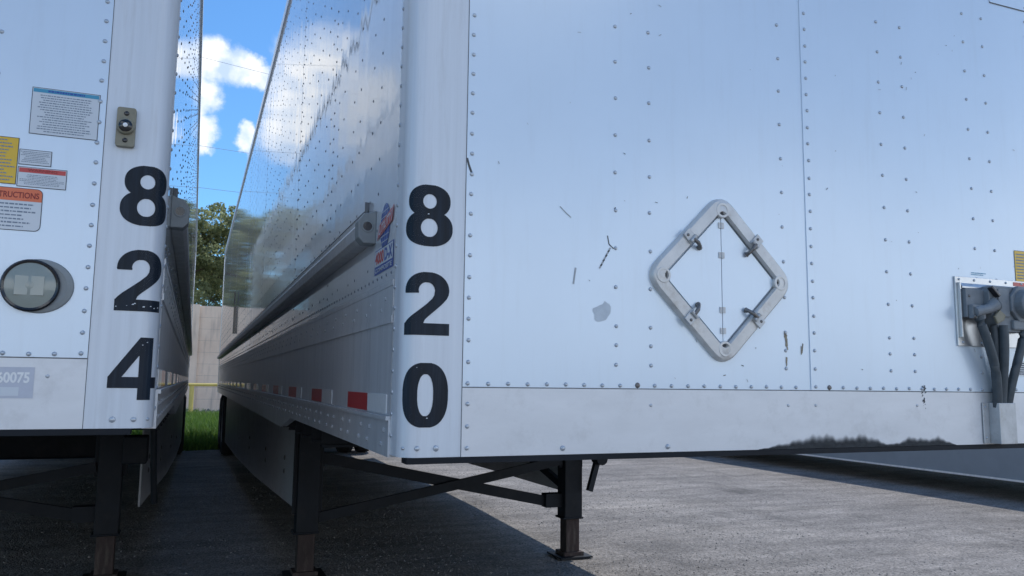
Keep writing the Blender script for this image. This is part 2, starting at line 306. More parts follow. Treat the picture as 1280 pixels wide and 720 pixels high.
def rect(mb, P, u0, v0, u1, v1, mt):
    mb.add([P(u0, v0), P(u1, v0), P(u1, v1), P(u0, v1)], [(0, 1, 2, 3)], mt)
def lines(mb, P, u0, u1, v0, v1, n, mt, seed=0, center=False, h=.45):
    rnd = random.Random(seed); dv = (v1 - v0) / n
    for i in range(n):
        vc = v0 + dv * (i + .5); w = (u1 - u0) * rnd.uniform(.62, 1); a = u0 + ((u1 - u0 - w) / 2 if center else 0); e = a + w
        while a < e - .0005:
            b = min(e, a + (u1 - u0) * rnd.uniform(.02, .07)); hh = h * rnd.uniform(.75, 1.05); rect(mb, P, a, vc - dv * hh / 2, b, vc + dv * hh / 2, mt); a = b + (u1 - u0) * .011

# ------------------------------------------------------------ digits (bold stencil numerals, scanline strips wrapped on the post)
def ell(x, y, cx, cy, a, b, p=2.0): return abs((x - cx) / a) ** p + abs((y - cy) / b) ** p <= 1
def seg_d(x, y, x0, y0, x1, y1):
    dx, dy = x1 - x0, y1 - y0; t = max(0, min(1, ((x - x0) * dx + (y - y0) * dy) / (dx * dx + dy * dy))); return math.hypot(x - x0 - t * dx, y - y0 - t * dy)
def inside(d, x, y):   # unit box x 0..0.78, y 0..1
    if d == '8':
        return (ell(x, y, .39, .735, .345, .268, 2.25) or ell(x, y, .39, .29, .39, .292, 2.25)) and not (ell(x, y, .39, .73, .112, .118) or ell(x, y, .39, .30, .137, .150))
    if d == '0':
        return ell(x, y, .39, .5, .37, .505, 2.45) and not ell(x, y, .39, .5, .128, .325, 2.3)
    if d == '2':
        if y < .19: return .02 <= x <= .755
        def ip(t): 
            for (y0, x0), (y1, x1) in zip(t, t[1:]):
                if y1 <= y <= y0: return x0 + (x1 - x0) * (y0 - y) / (y0 - y1)
            return None
        if y >= .70: return ell(x, y, .385, .70, .36, .303, 2.15) and not ell(x, y, .375, .70, .132, .138, 2.1)
        if y >= .665 and x < .25: return x >= .02 + (.70 - y) * .3
        l = ip([(.70, .507), (.64, .500), (.58, .465), (.5, .385), (.4, .262), (.3, .135), (.24, .07), (.19, .03)])
        r_ = ip([(.70, .745), (.64, .735), (.58, .705), (.5, .635), (.4, .525), (.3, .41), (.24, .35), (.19, .33)])
        return l <= x <= r_
    if d == '4':
        stem = .44 <= x <= .655
        bar = .19 <= y <= .365 and 0 <= x <= .775
        tri = y >= .19 and x <= .655 and (x - 0) >= (y - .365) * (.44 / .635) * 1.0 and y <= 1 and x >= (y - .365) * .69
        hole = .365 < y < .70 and x < .44 and x > (y - .365) * .69 + .20
        return stem or bar or (tri and y > .365 and not hole)
    return False
def digit_mesh(ch, P, H, mt='digit'):
    mb = MB(); n = 170; K = 390
    for i in range(n):
        y = (i + .5) / n; on = False; st = 0; iv = []
        for k in range(K + 1):
            x = .78 * k / K; c = inside(ch, x, y) if k < K else False
            if c and not on: st = x; on = True
            elif on and not c: iv.append((st, x)); on = False
        for a, b in iv:
            seg = max(1, int((b - a) / .06)); vs = []
            for j in range(seg + 1):
                u = a + (b - a) * j / seg
                vs += [P((u - .39) * H, (i / n - .5) * H), P((u - .39) * H, ((i + 1) / n - .5) * H)]
            mb.add(vs, [(2 * j, 2 * j + 2, 2 * j + 3, 2 * j + 1) for j in range(seg)], mt)
    return mb

# ------------------------------------------------------------ trailer
WID = 2.6; LEN = 16.15; TOP = 4.04; BOT = 1.107; PR = .05
TCOM = {}
def trailer(loc, label, dz=0., rivets_left=True, rivets_right=False, skirt_flush=False, skirt_low=.0):
    T = thing('semi_trailer', loc, label, 'trailer', 'white box trailers parked side by side')
    rnd = random.Random(7)
    z0 = BOT + dz; zt = TOP + dz; zs = 1.288 + dz
    # ---- front
    def fp(x, z, o=0.): return (x, -o, z)
    for (xa, xb, off, cols) in ((.163, 1.332, 0., ((.178, .0565, .0), (.622, .1125, 0), (.737, .1125, -.0), (1.226, .1125, 0))),
                                (1.320, 2.437, .003, ((1.338, .0565, .0), (1.657, .1105, 0), (1.766, .1105, .0), (2.081, .1105, 0), (2.182, .1105, 0), (2.422, .0565, 0)))):
        mb = MB(); mb.box((xa, -off, zs), (xb, .03 - off * 2, zt - .06), 'white')
        for cx, sp, _ in cols:
            z = zs + .010
            if sp > .1:
                for z_ in (1.354, 1.410): mb.dome((cx + rnd.uniform(-.001, .001), -off, z_ + dz), (0, -1, 0), .0062, .0042, 'rivet')
                z = 1.410 + dz + .0555 + (.0 if cx < 1.3 else 0)
            while z < zt - .08:
                mb.dome((cx + rnd.uniform(-.001, .001), -off, z + rnd.uniform(-.002, .002)), (0, -1, 0), .0062, .0042, 'rivet'); z += sp
        x = xa + .0725
        while x < xb - .02:
            big = rnd.random() < .07
            mb.dome((x, -off, zs + .008 + rnd.uniform(-.001, .001)), (0, -1, 0), .0085 if big else .0062, .005, 'rivet_dark' if big else 'rivet'); x += .057
        if TCOM.get('marks') is not None and dz == 0: TCOM['marks'](mb, xa)
        if xa < 1: pass
        mb.build('front_panel', T)
    mb = MB(); mb.box((.163, -.002, z0), (2.437, .03, zs - .003), 'sill'); mb.box((.163, 0, zs - .003), (2.437, .02, zs), 'seam')
    for x in (.454, .789): mb.dome((x, -.002, 1.126 + dz + rnd.uniform(-.004, .004)), (0, -1, 0), .008, .006, 'rivet')
    for x in (.734, 1.228, 1.336, 1.768, 2.35): mb.dome((x, -.002, 1.24 + dz), (0, -1, 0), .005, .003, 'rivet')
    for z in (1.129, 1.185, 1.243): mb.dome((.178, -.002, z + dz), (0, -1, 0), .0062, .0045, 'rivet')
    sill = mb.build('front_sill', T)
    mb = MB(); mb.box((.018, -.004, z0 - .016), (2.55, .05, z0 - .001), 'black'); mb.build('edge_strip', sill)
    mb = MB(); mb.box((.05, -.006, zt - .06), (2.55, .04, zt), 'post'); mb.build('top_rail', T)
    # ---- corner posts, profile from seam at front round to the side
    def postpt(s, off=0.):       # s measured from front seam (s=0 at x=.163)
        flat = .163 - PR; arc = PR * PI / 2
        if s < flat: return (.163 - s, -off)
        if s < flat + arc:
            t = (s - flat) / PR; return (PR - (PR + off) * math.sin(t), PR - (PR + off) * math.cos(t))
        return (-off, PR + s - flat - arc)
    for side in (0, 1):
        X = (lambda x: x) if side == 0 else (lambda x: WID - x)
        mb = MB(); prof = [postpt(s) for s in [0, .05, .09] + [.113 + PR * PI / 2 * k / 12 for k in range(13)] + [.113 + PR * PI / 2 + (.107 - PR)]]
        vs = [(X(a), b, z0) for a, b in prof] + [(X(a), b, zt) for a, b in prof]; n = len(prof)
        mb.add(vs, [((i, i + 1, n + i + 1, n + i) if side == 0 else (i + 1, i, n + i, n + i + 1)) for i in range(n - 1)], 'post')
        for a in (.163, ):
            x0_, x1_ = sorted((X(.1635), X(.1615))); mb.box((x0_, -.0008, z0), (x1_, .01, zt), 'seam')
        for s, r in ((.068, .0085), (.118, .0072), (.155, .005)):
            a, b = postpt(s); nx, ny = (0, -1)
            if s > .113: t = (s - .113) / PR; nx, ny = -math.sin(t), -math.cos(t)
            mb.dome((X(a), b, 1.13 + dz), (nx if side == 0 else -nx, ny, 0), r, .005, 'rivet')
        z = z0 + .05
        while z < zt and (side == 0 and rivets_left or side == 1 and rivets_right):
            mb.dome((X(0), .098, z), (-1 if side == 0 else 1, 0, 0), .006, .004, 'rivet'); z += .0565
        p = mb.build('corner_post', T, smooth=True)
        TCOM[(T.name, side)] = (p, (lambda s, off=.0, X=X: (X(postpt(s, off)[0]), postpt(s, off)[1])))
    # ---- sides
    for side in (0, 1):
        sg = -1 if side == 0 else 1; X0 = 0 if side == 0 else WID
        def bx(mb, d0, d1, y0, y1, za, zb, mt):      # d = distance outward from the side plane
            a, b = sorted((X0 + sg * d0, X0 + sg * d1)); mb.box((a, y0, za + dz), (b, y1, zb + dz), mt)
        riv = rivets_left if side == 0 else rivets_right
        mb = MB()
        for k in range(14):
            ya = .107 + k * 1.22; yb = min(ya + 1.22, LEN - .08)
            if yb > ya: bx(mb, -.03, -.0005 * (k % 2), ya, yb, 1.576, TOP - .07, 'side')
        if riv:
            y = .357
            while y < LEN - .1:
                for dy in (0, .122):
                    z = 1.64
                    while z < TOP - .1: mb.dome((X0 - sg * .0008, y + dy, z + dz + rnd.uniform(-.003, .003)), (sg, 0, 0), .0056, .0026, 'rivet_side', 6); z += .1125 if dy == 0 else .1125
                y += .347
            y = .15
            while y < LEN - .1: mb.dome((X0, y, 1.600 + dz), (sg, 0, 0), .005, .0025, 'rivet_side', 6); y += .06
            for k in range(1, 14):
                z = 1.63
                while z < TOP - .08: mb.dome((X0, .107 + k * 1.22 - .03, z + dz), (sg, 0, 0), .0052, .0024, 'rivet_side', 6); z += .0565
        mb.build('side_panel', T)
        mb = MB()
        bx(mb, -.03, .0045, .112, LEN - .08, 1.560, 1.576, 'mill'); bx(mb, -.03, .003, .110, LEN - .08, 1.478, 1.560, 'mill')
        bx(mb, -.03, .0055, .112, LEN - .08, 1.458, 1.478, 'mill'); bx(mb, -.03, .001, .110, LEN - .08, 1.208, 1.458, 'mill')
        y = .2
        if riv:
            while y < LEN - .1:
                mb.dome((X0 + sg * .003, y, 1.53 + dz), (sg, 0, 0), .006, .003, 'rivet_mill', 6)
                mb.dome((X0 + sg * .003, y + .05, 1.50 + dz), (sg, 0, 0), .006, .003, 'rivet_mill', 6); y += .21
        mb.build('lower_side_panel', T)
        mb = MB()
        bx(mb, -.03, .013, .110, LEN - .06, 1.196, 1.207, 'mill')
        pts = [(.108, 1.196), (.108, 1.100), (2.36, 1.100), (2.87, 1.030), (LEN - .06, 1.030), (LEN - .06, 1.196)]
        a, b = sorted((X0 - sg * .03, X0 + sg * .006)); mb.prism([(p[0], p[1] + dz) for p in pts], 'x', a, b, 'mill')
        if riv:
            y = .16; k = 0
            while y < LEN - .2:
                for j, zz in enumerate((1.168, 1.130)):
                    mb.dome((X0 + sg * .006, y + j * .03, zz + dz), (sg, 0, 0), .0075, .005, 'rivet_mill', 6)
                y += .13 if k % 2 else .19; k += 1
        mb.build('bottom_rail', T)
        # reflective tapes
        k = 0; y = .157
        while y < LEN - .8 and (riv or side == 0):
            mb = MB(); bx(mb, .001, .003, y, y + (.25 if k < 2 else .2), 1.212, 1.264, 'tapewhite'); bx(mb, .001, .003, y + (.25 if k < 2 else .2), y + .58 - .03 * min(k, 1), 1.212, 1.264, 'red')
            mb.build('reflective_tape', T); y += .92; k += 1
        # protective box rail running the length of the side
        yA = .40; yB = LEN - .1
        prof = [(0, 1.724), (.036, 1.724), (.048, 1.738), (.049, 1.776), (.030, 1.800), (0, 1.812)]
        mb = MB(); mb.prism([(X0 + sg * d, z + dz) for d, z in prof], 'y', yA, yB, 'alu'); bx(mb, 0, .006, yA + .09, yB, 1.812, 1.842, 'mill')
        bx(mb, .0, .014, yA + .09, yA + .094, 1.83, 1.868, 'seam'); bx(mb, .006, .009, yA + .09, yB, 1.842, 1.846, 'seam')
        rail = mb.build('side_guard_rail', T, bevel=.003)
        mb = MB(); ce = (X0 + sg * .027, yA - .001, 1.767 + dz)
        pr2 = [(X0 + sg * d, z + dz) for d, z in ((0, 1.715), (.038, 1.715), (.054, 1.732), (.055, 1.782), (.038, 1.806), (0, 1.818))]
        mb.prism(pr2, 'y', yA - .028, yA + .03, 'lampgrey'); mb.lathe([(.0, -.0295), (.014, -.0295)], (ce[0], yA, ce[2]), (0, 1, 0), 'blackpl', 16); mb.lathe([(.014, -.030), (.018, -.031), (.020, -.028)], (ce[0], yA, ce[2]), (0, 1, 0), 'lampgrey', 16)
        mb.build('end_cap', rail, bevel=.003)
        mb = MB(); bx(mb, -.04, .012, .107, LEN - .05, TOP - .07, TOP + .003, 'mill'); mb.build('roof_rail', T)
    mb = MB(); mb.box((.03, .04, TOP - .05 + dz), (WID - .03, LEN - .03, TOP - .02 + dz), 'white'); mb.build('roof', T)
    # rear
    mb = MB()
    for a, b in (((-.008, LEN - .08, 1.03 + dz), (.1, LEN, TOP + .006 + dz)), ((WID - .1, LEN - .08, 1.03 + dz), (WID + .008, LEN, TOP + .006 + dz)), ((.1, LEN - .08, TOP - .15 + dz), (WID - .1, LEN, TOP + .006 + dz)), ((.1, LEN - .08, 1.03 + dz), (WID - .1, LEN, 1.18 + dz))): mb.box(a, b, 'steel')
    mb.build('rear_frame', T)
    for a in (.102, 1.302):
        mb = MB(); mb.box((a, LEN - .06, 1.18 + dz), (a + 1.196, LEN - .01, TOP - .15 + dz), 'white')
        d = mb.build('rear_door', T); mb = MB(); mb.tube([(a + .9 if a < 1 else a + .3, LEN + .02, 1.1 + dz), (a + .9 if a < 1 else a + .3, LEN + .02, 3.9 + dz)], .014, 'steel', 8); mb.build('lock_rod', d)
    mb = MB(); mb.box((.3, LEN - .12, .50), (2.3, LEN - .02, .60), 'black')
    for x in (.6, 1.9): mb.box((x, LEN - .11, .6), (x + .1, LEN - .03, 1.03 + dz), 'black')
    mb.build('rear_guard', T)
    mb = MB(); mb.bar((-.012, 9.86, 2.34 + dz), (-.012, 9.42, 1.90 + dz), .02, .02, 'blackpl') if False else mb.box((-.03, 9.5, 1.92 + dz), (-.001, 9.56, 2.30 + dz), 'blackpl')
    mb.tube([(-.022, 9.53, 2.32 + dz), (-.022, 9.53, 2.5 + dz)], .008, 'rivet_dark', 6); mb.build('door_holdback', T)
    # underside
    mb = MB(); mb.box((.03, .05, z0 + .012), (WID - .03, LEN - .1, z0 + .05), 'under'); mb.build('floor', T)
    mb = MB(); mb.box((.25, .052, z0 - .014), (WID - .25, 1.35, z0 + .011), 'black'); mb.tube([(1.3, .91, z0 - .014), (1.3, .91, z0 - .06), (1.3, .91, z0 - .065), (1.3, .91, z0 - .1)], [.03, .03, .045, .045], 'rivet_dark', 14); mb.build('coupler_plate', T)
    cm = None
    for k in range(46):
        y = 1.5 + k * .31
        if y > LEN - .3: break
        if cm is None:
            mb = MB(); mb.box((.03, -.025, z0 - .090), (WID - .03, .025, z0 - .080), 'black'); mb.box((.03, -.004, z0 - .080), (WID - .03, .004, z0 + .011), 'black'); cm = mb.build('crossmember', T); cm.location.y = y
        else:
            c = cm.copy(); COL.objects.link(c); c.parent = T; c.location.y = y
    for x in (.72, 1.80):
        mb = MB(); mb.box((x, 8.2, .86), (x + .08, LEN - .3, z0 - .091), 'black'); mb.build('slider_rail', T)
    # landing gear
    LY = 3.6
    for side, x in ((0, .262), (1, 2.225)):
        mb = MB(); mb.box((x - .072, LY - .07, .285), (x + .072, LY + .07, z0 - .091), 'black')
        mb.box((x - .098, LY - .02, .41 if side == 0 else .66), (x + .10, LY + .0, z0 - .092), 'black')
        mb.box((x - .09, LY - .078, .285), (x + .08, LY + .075, .30), 'black')
        leg = mb.build('landing_leg', T, bevel=.006)
        mb = MB(); mb.box((x - .055, LY - .055, .03), (x + .055, LY + .055, .284), 'rust'); mb.build('inner_tube', leg, bevel=.005)
        mb = MB(); mb.prism([(x - .13, LY - .13), (x + .13, LY - .13), (x + .13, LY + .13), (x - .13, LY + .13)], 'z', .008, .02, 'black'); mb.prism([(x - .08, LY - .08), (x + .08, LY - .08), (x + .08, LY + .08), (x - .08, LY + .08)], 'z', .02, .045, 'rust'); mb.build('foot', leg)
    mb = MB(); mb.bar((.33, LY - .03, .385), (2.14, LY - .03, .72), .03, .065, 'black'); mb.build('cross_brace', T)
    mb = MB(); mb.bar((.33, LY + .03, .78), (2.10, LY + .03, .40), .03, .075, 'black'); mb.box((2.02, LY - .02, .37), (2.155, LY + .07, .47), 'black'); mb.build('cross_brace', T)
    mb = MB(); mb.bar((.33, LY + .1, z0 - .12), (2.15, LY + .1, z0 - .12), .05, .05, 'black')
    mb.bar((.26, LY + .06, .5), (.5, LY + 1.5, z0 - .09), .04, .05, 'black'); mb.bar((2.22, LY + .06, .5), (2.0, LY + 1.5, z0 - .09), .04, .05, 'black'); mb.build('leg_support', T)
    mb = MB(); mb.box((2.29, LY - .1, .74), (2.44, LY + .08, .92), 'black'); mb.build('gearbox', T, bevel=.01)
    # skirts
    for side in (0, 1):
        X = (lambda x: x) if side == 0 else (lambda x: WID - x)
        if skirt_flush: st = [(3.2, .0, .10), (6, .0, .10), (9, .0, .10), (11.8, .0, .10)]
        else: st = [(3.83, .20, .42), (4.6, .17, .405), (6.2, .10, .38), (8.6, .05, .345), (11.75, .03, .30)]
        ys = [s[0] for s in st]; mb = MB(); vs = []
        for y, x, zb in st:
            vs += [(X(x), y, zb), (X(x), y, 1.029 + dz if y > 2.9 else 1.09 + dz), (X(x + .012), y, zb), (X(x + .012), y, 1.029 + dz)]
        n = len(st); fs = []
        for i in range(n - 1):
            o = 4 * i; q = o + 4; fs += [(o, q, q + 1, o + 1), (o + 2, o + 3, q + 3, q + 2), (o, o + 2, q + 2, q)]
        fs += [(0, 1, 3, 2), (4 * n - 4, 4 * n - 2, 4 * n - 1, 4 * n - 3)]
        mb.add(vs, fs, 'skirt_dark' if skirt_flush else 'skirt')
        sk = mb.build('side_skirt', T)
        for y, z in ((4.3, .62), (4.3, .72), (5.4, .6), (5.4, .7), (6.8, .6), (6.8, .7), (8.2, .6)):
            for i in range(n - 1):
                if ys[i] <= y <= ys[i + 1]: t = (y - ys[i]) / (ys[i + 1] - ys[i]); xx = st[i][1] * (1 - t) + st[i + 1][1] * t
            mb = MB(); mb.dome((X(xx - .001), y, z), (-1 if side == 0 else 1, 0, 0), .02, .008, 'rivet_dark'); mb.build('bolt', sk)
    # running gear
    wm = None
    for y in (12.85, 14.1):
        mb = MB(); mb.tube([(.1, y, .51), (2.5, y, .51)], .065, 'black', 12); mb.box((.76, y - .3, .6), (.84, y + .3, .86), 'black'); mb.box((1.76, y - .3, .6), (1.84, y + .3, .86), 'black'); mb.build('axle', T)
        for xo, sg in ((.0, -1), (.33, -1), (2.6, 1), (2.27, 1)):
            cx = xo + (.135 if sg < 0 else -.135)
            w = bpy.data.objects.new('wheel', None); COL.objects.link(w); w.parent = T; w.location = (cx, y, .505); w.rotation_euler = (0, 0, 0 if sg < 0 else PI)
            if wm is None:
                mb = MB(); mb.lathe([(.29, -.12), (.44, -.13), (.49, -.11), (.503, -.07), (.503, -.03), (.495, -.028), (.495, -.018), (.503, -.016), (.503, .016), (.495, .018), (.495, .028), (.503, .03), (.503, .07), (.49, .11), (.44, .13), (.29, .12)], (0, 0, 0), (1, 0, 0), 'rubber', 40); ty = mb.build('tyre', w, smooth=True)
                mb = MB(); mb.lathe([(.29, -.12), (.285, -.11), (.27, -.06), (.17, -.045), (.14, -.045), (.11, -.09), (.0, -.095)], (0, 0, 0), (1, 0, 0), 'alu', 32); mb.lathe([(.29, .12), (.27, .0), (.15, .02), (0, .02)], (0, 0, 0), (1, 0, 0), 'alu', 32); rm = mb.build('rim', w, smooth=True); wm = (ty, rm)
            else:
                for q in wm:
                    c = q.copy(); COL.objects.link(c); c.parent = w
    for x in (.05, 1.95):
        mb = MB(); mb.box((x, 14.85, .2), (x + .6, 14.86, 1.02), 'rubber'); mb.build('mud_flap', T)
    return T

# marks on the near front panels (chips and scratches, kept in the panel's own mesh)
def marks(mb, xa):
    def stroke(pts, w, mt, y=-.0008):
        for (a, b), (c, d) in zip(pts, pts[1:]):
            TCOM['n'] = TCOM.get('n', 0) + 1; y = -.0008 - (TCOM['n'] % 80) * .00001 if xa < 1 else -.0045 - (TCOM['n'] % 80) * .00001
            L_ = math.hypot(c - a, d - b); nx, nz = -(d - b) / L_ * w / 2, (c - a) / L_ * w / 2
            mb.add([(a - nx, y, b - nz), (c - nx, y, d - nz), (c + nx, y, d + nz), (a + nx, y, b + nz)], [(0, 1, 2, 3)], mt)
    r = random.Random(3)
    if xa < 1:
        stroke([(.164, 1.905), (.170, 1.885), (.178, 1.865)], .006, 'scratch')
        stroke([(.595, 1.725), (.600, 1.700), (.615, 1.688)], .003, 'scratch')
        for k in range(9): stroke([(.605 - k * .004, 1.69 - k * .007), (.600 - k * .004, 1.684 - k * .007)], .005, 'scratch' if k % 2 else 'chip')
        stroke([(.443, 1.797), (.462, 1.780), (.478, 1.768)], .003, 'chip')
        stroke([(.493, 1.625), (.489, 1.600), (.486, 1.578)], .005, 'chip')
        pts = []
        for k in range(26):
            t = 2 * PI * k / 26; rr = 1 + .12 * math.sin(3 * t + 1) + .08 * math.sin(5 * t)
            pts.append((.574 + .027 * rr * math.cos(t) + (.008 if math.sin(t) > .5 else 0), -.0008, 1.500 + .024 * rr * math.sin(t) + (.012 if .2 < t < 1.5 else 0)))
        mb.add(pts, [tuple(range(26))], 'peel')
        for x, z in ((1.224, 1.470), (1.228, 1.452), (1.229, 1.44), (1.29, 1.425), (1.226, 1.39)):
            for k in range(5): stroke([(x + r.uniform(-.004, .004), z + r.uniform(-.015, .01)), (x + r.uniform(-.004, .004), z - .014 + r.uniform(-.015, .0))], r.uniform(.002, .005), 'ruststain')
    else:
        for k in range(8): stroke([(1.80 + r.uniform(-.004, .004), 1.289 + r.uniform(0, .012)), (1.80 + r.uniform(-.008, .008), 1.289 + r.uniform(-.0, .02))], .004, 'scratch', -.0045)
    for k in range(26):
        x = r.uniform(xa + .05, xa + 1.1); z = r.uniform(1.3, 2.6); a = r.uniform(0, PI); l = r.uniform(.003, .012)
        stroke([(x, z), (x + l * math.cos(a), z + l * math.sin(a))], r.uniform(.001, .0025), r.choice(['chip', 'scratch']), -.0008 if xa < 1 else -.0045)
TCOM['marks'] = marks

A = trailer((0, 0, 0), 'white box trailer numbered 820 with a diamond placard holder on its front wall')
DZB = .062
TCOM['marks'] = None
B = trailer((-.589 - WID, .33, 0), 'white box trailer numbered 824 at the left with warning stickers and a round lamp', dz=DZB, rivets_left=False, rivets_right=True)

def flatbed(x, y0, y1):
    T = thing('flatbed_trailer', (x, y0, 0), 'low trailer with slate grey side panel, beyond the right end of the 820 trailer', 'trailer')
    L_ = y1 - y0
    mb = MB(); mb.box((0, 0, .262), (.03, L_, 1.12), 'skirt_dark'); mb.box((-.006, .01, .95), (-.0005, L_ - .01, .965), 'skirt_dark'); mb.build('side_panel', T)
    mb = MB(); mb.box((2.47, 0, .262), (2.5, L_, 1.12), 'skirt_dark'); mb.build('side_panel', T)
    mb = MB(); mb.box((-.012, 0, .24), (.04, L_, .2615), 'mill'); mb.build('bottom_lip', T)
    mb = MB(); mb.box((-.02, -.02, 1.121), (2.52, L_ + .02, 1.16), 'mill'); mb.build('deck', T)
    mb = MB(); mb.box((.031, 0, .262), (2.469, .03, 1.12), 'skirt_dark'); mb.build('end_panel', T)
    mb = MB(); mb.box((.031, L_ - .03, .262), (2.469, L_, 1.12), 'skirt_dark'); mb.build('end_panel', T)
    for i, y in enumerate((L_ - 3.2, L_ - 1.9)):
        for xx in (.18, 2.32):
            mb = MB(); mb.lathe([(.0, -.09), (.2, -.09), (.22, -.12), (.36, -.12), (.40, -.08), (.40, .08), (.36, .12), (.22, .12), (0, .09)], (xx, y, .402), (1, 0, 0), 'rubber', 32); mb.build('wheel', T, smooth=True)
    for xx in (.4, 2.1):
        mb = MB(); mb.box((xx - .05, 1.0, .02), (xx + .05, 1.1, 1.12), 'black'); mb.box((xx - .12, .93, .005), (xx + .12, 1.17, .02), 'black'); mb.build('leg', T)
flatbed(8.35, .6, 14.6)

# ---- numbers on the corner posts
def put_digits(T, side, chars, zs, s0, H=.165):
    post, pt = TCOM[(T.name, side)]
    for ch, zc in zip(chars, zs):
        sgn = -1 if side == 0 else 1
        def P(u, v):
            p = pt(s0 + sgn * u, .0012); return (p[0], p[1], zc + v)
        dm = digit_mesh(ch, P, H); rr = random.Random(ord(ch) + side)
        def P_(u, v):
            p = pt(s0 + sgn * u, .0018); return (p[0], p[1], zc + v)
        for _ in range(9 if (ch == "2" and side == 1) else 2):
            u, v = rr.uniform(-.06, .06), rr.uniform(-.08, .08) if not (ch == '2' and side == 1) else rr.uniform(-.075, -.062)
            if not inside(ch, u / H + .39, v / H + .5): continue
            d = rr.uniform(.0006, .0022); dm.add([P_(u - d * 1.6, v - d * .5), P_(u + d, v - d * .6), P_(u + d * 1.3, v + d * .6), P_(u - d * .5, v + d * .8)], [(0, 1, 2, 3)], 'post')
        dm.build('digit', post)
put_digits(A, 0, '820', (1.7365, 1.5025, 1.2655), .100)
put_digits(B, 1, '824', (1.791, 1.5595, 1.325), .114)

# ---- scuff along the bottom edge of A's sill
mb = MB(); r = random.Random(11); n = 240
def hgt(x):
    h = .028 * math.exp(-((x - 1.36) / .10) ** 2) + .027 * math.exp(-((x - 1.53) / .09) ** 2) + .022 * math.exp(-((x - 1.74) / .07) ** 2) + .02 * math.exp(-((x - 1.86) / .06) ** 2) + .012 * math.exp(-((x - 1.22) / .1) ** 2)
    return h
sill_A = [o for o in A.children if o.name.startswith('front_sill')][0]
scv = []
top = [max(.001, hgt(1.1 + .95 * i / n) * (1 + .10 * math.sin(i * .37) + .06 * math.sin(i * .93)) - .003) for i in range(n + 1)]
for i in range(n):
    xa, xb = 1.1 + .95 * i / n, 1.1 + .95 * (i + 1) / n
    if top[i] > .0012: scv += [(xa, top[i], xb, top[i + 1])]
for k in range(14):
    x = 1.80 + r.uniform(-.008, .008); z = 1.255 + r.uniform(-.03, .03); d = r.uniform(.001, .005)
    mb.add([(x - d, -.0027, z - d), (x + d, -.0027, z - d * .3), (x + d * .4, -.0027, z + d * 1.4)], [(0, 1, 2)], 'scratch')
mb.build('chip_mark', sill_A); mb = MB()
for xa, ta, xb, tb in scv: mb.add([(xa, -.0027, BOT), (xb, -.0027, BOT), (xb, -.0027, BOT + tb * 1.9), (xa, -.0027, BOT + ta * 1.9)], [(0, 1, 2, 3)], 'scuff')
so = mb.build('scuff_mark', sill_A)
at = so.data.color_attributes.new('amount', 'FLOAT_COLOR', 'CORNER')
for p in so.data.polygons:
    for li in p.loop_indices:
        z = so.data.vertices[so.data.loops[li].vertex_index].co.z; isc = so.data.materials[p.material_index].name == 'scuff_grime'
        v = 1.0 if (z < BOT + .0001) else 0.0
        at.data[li].color = (v, v, v, 1)

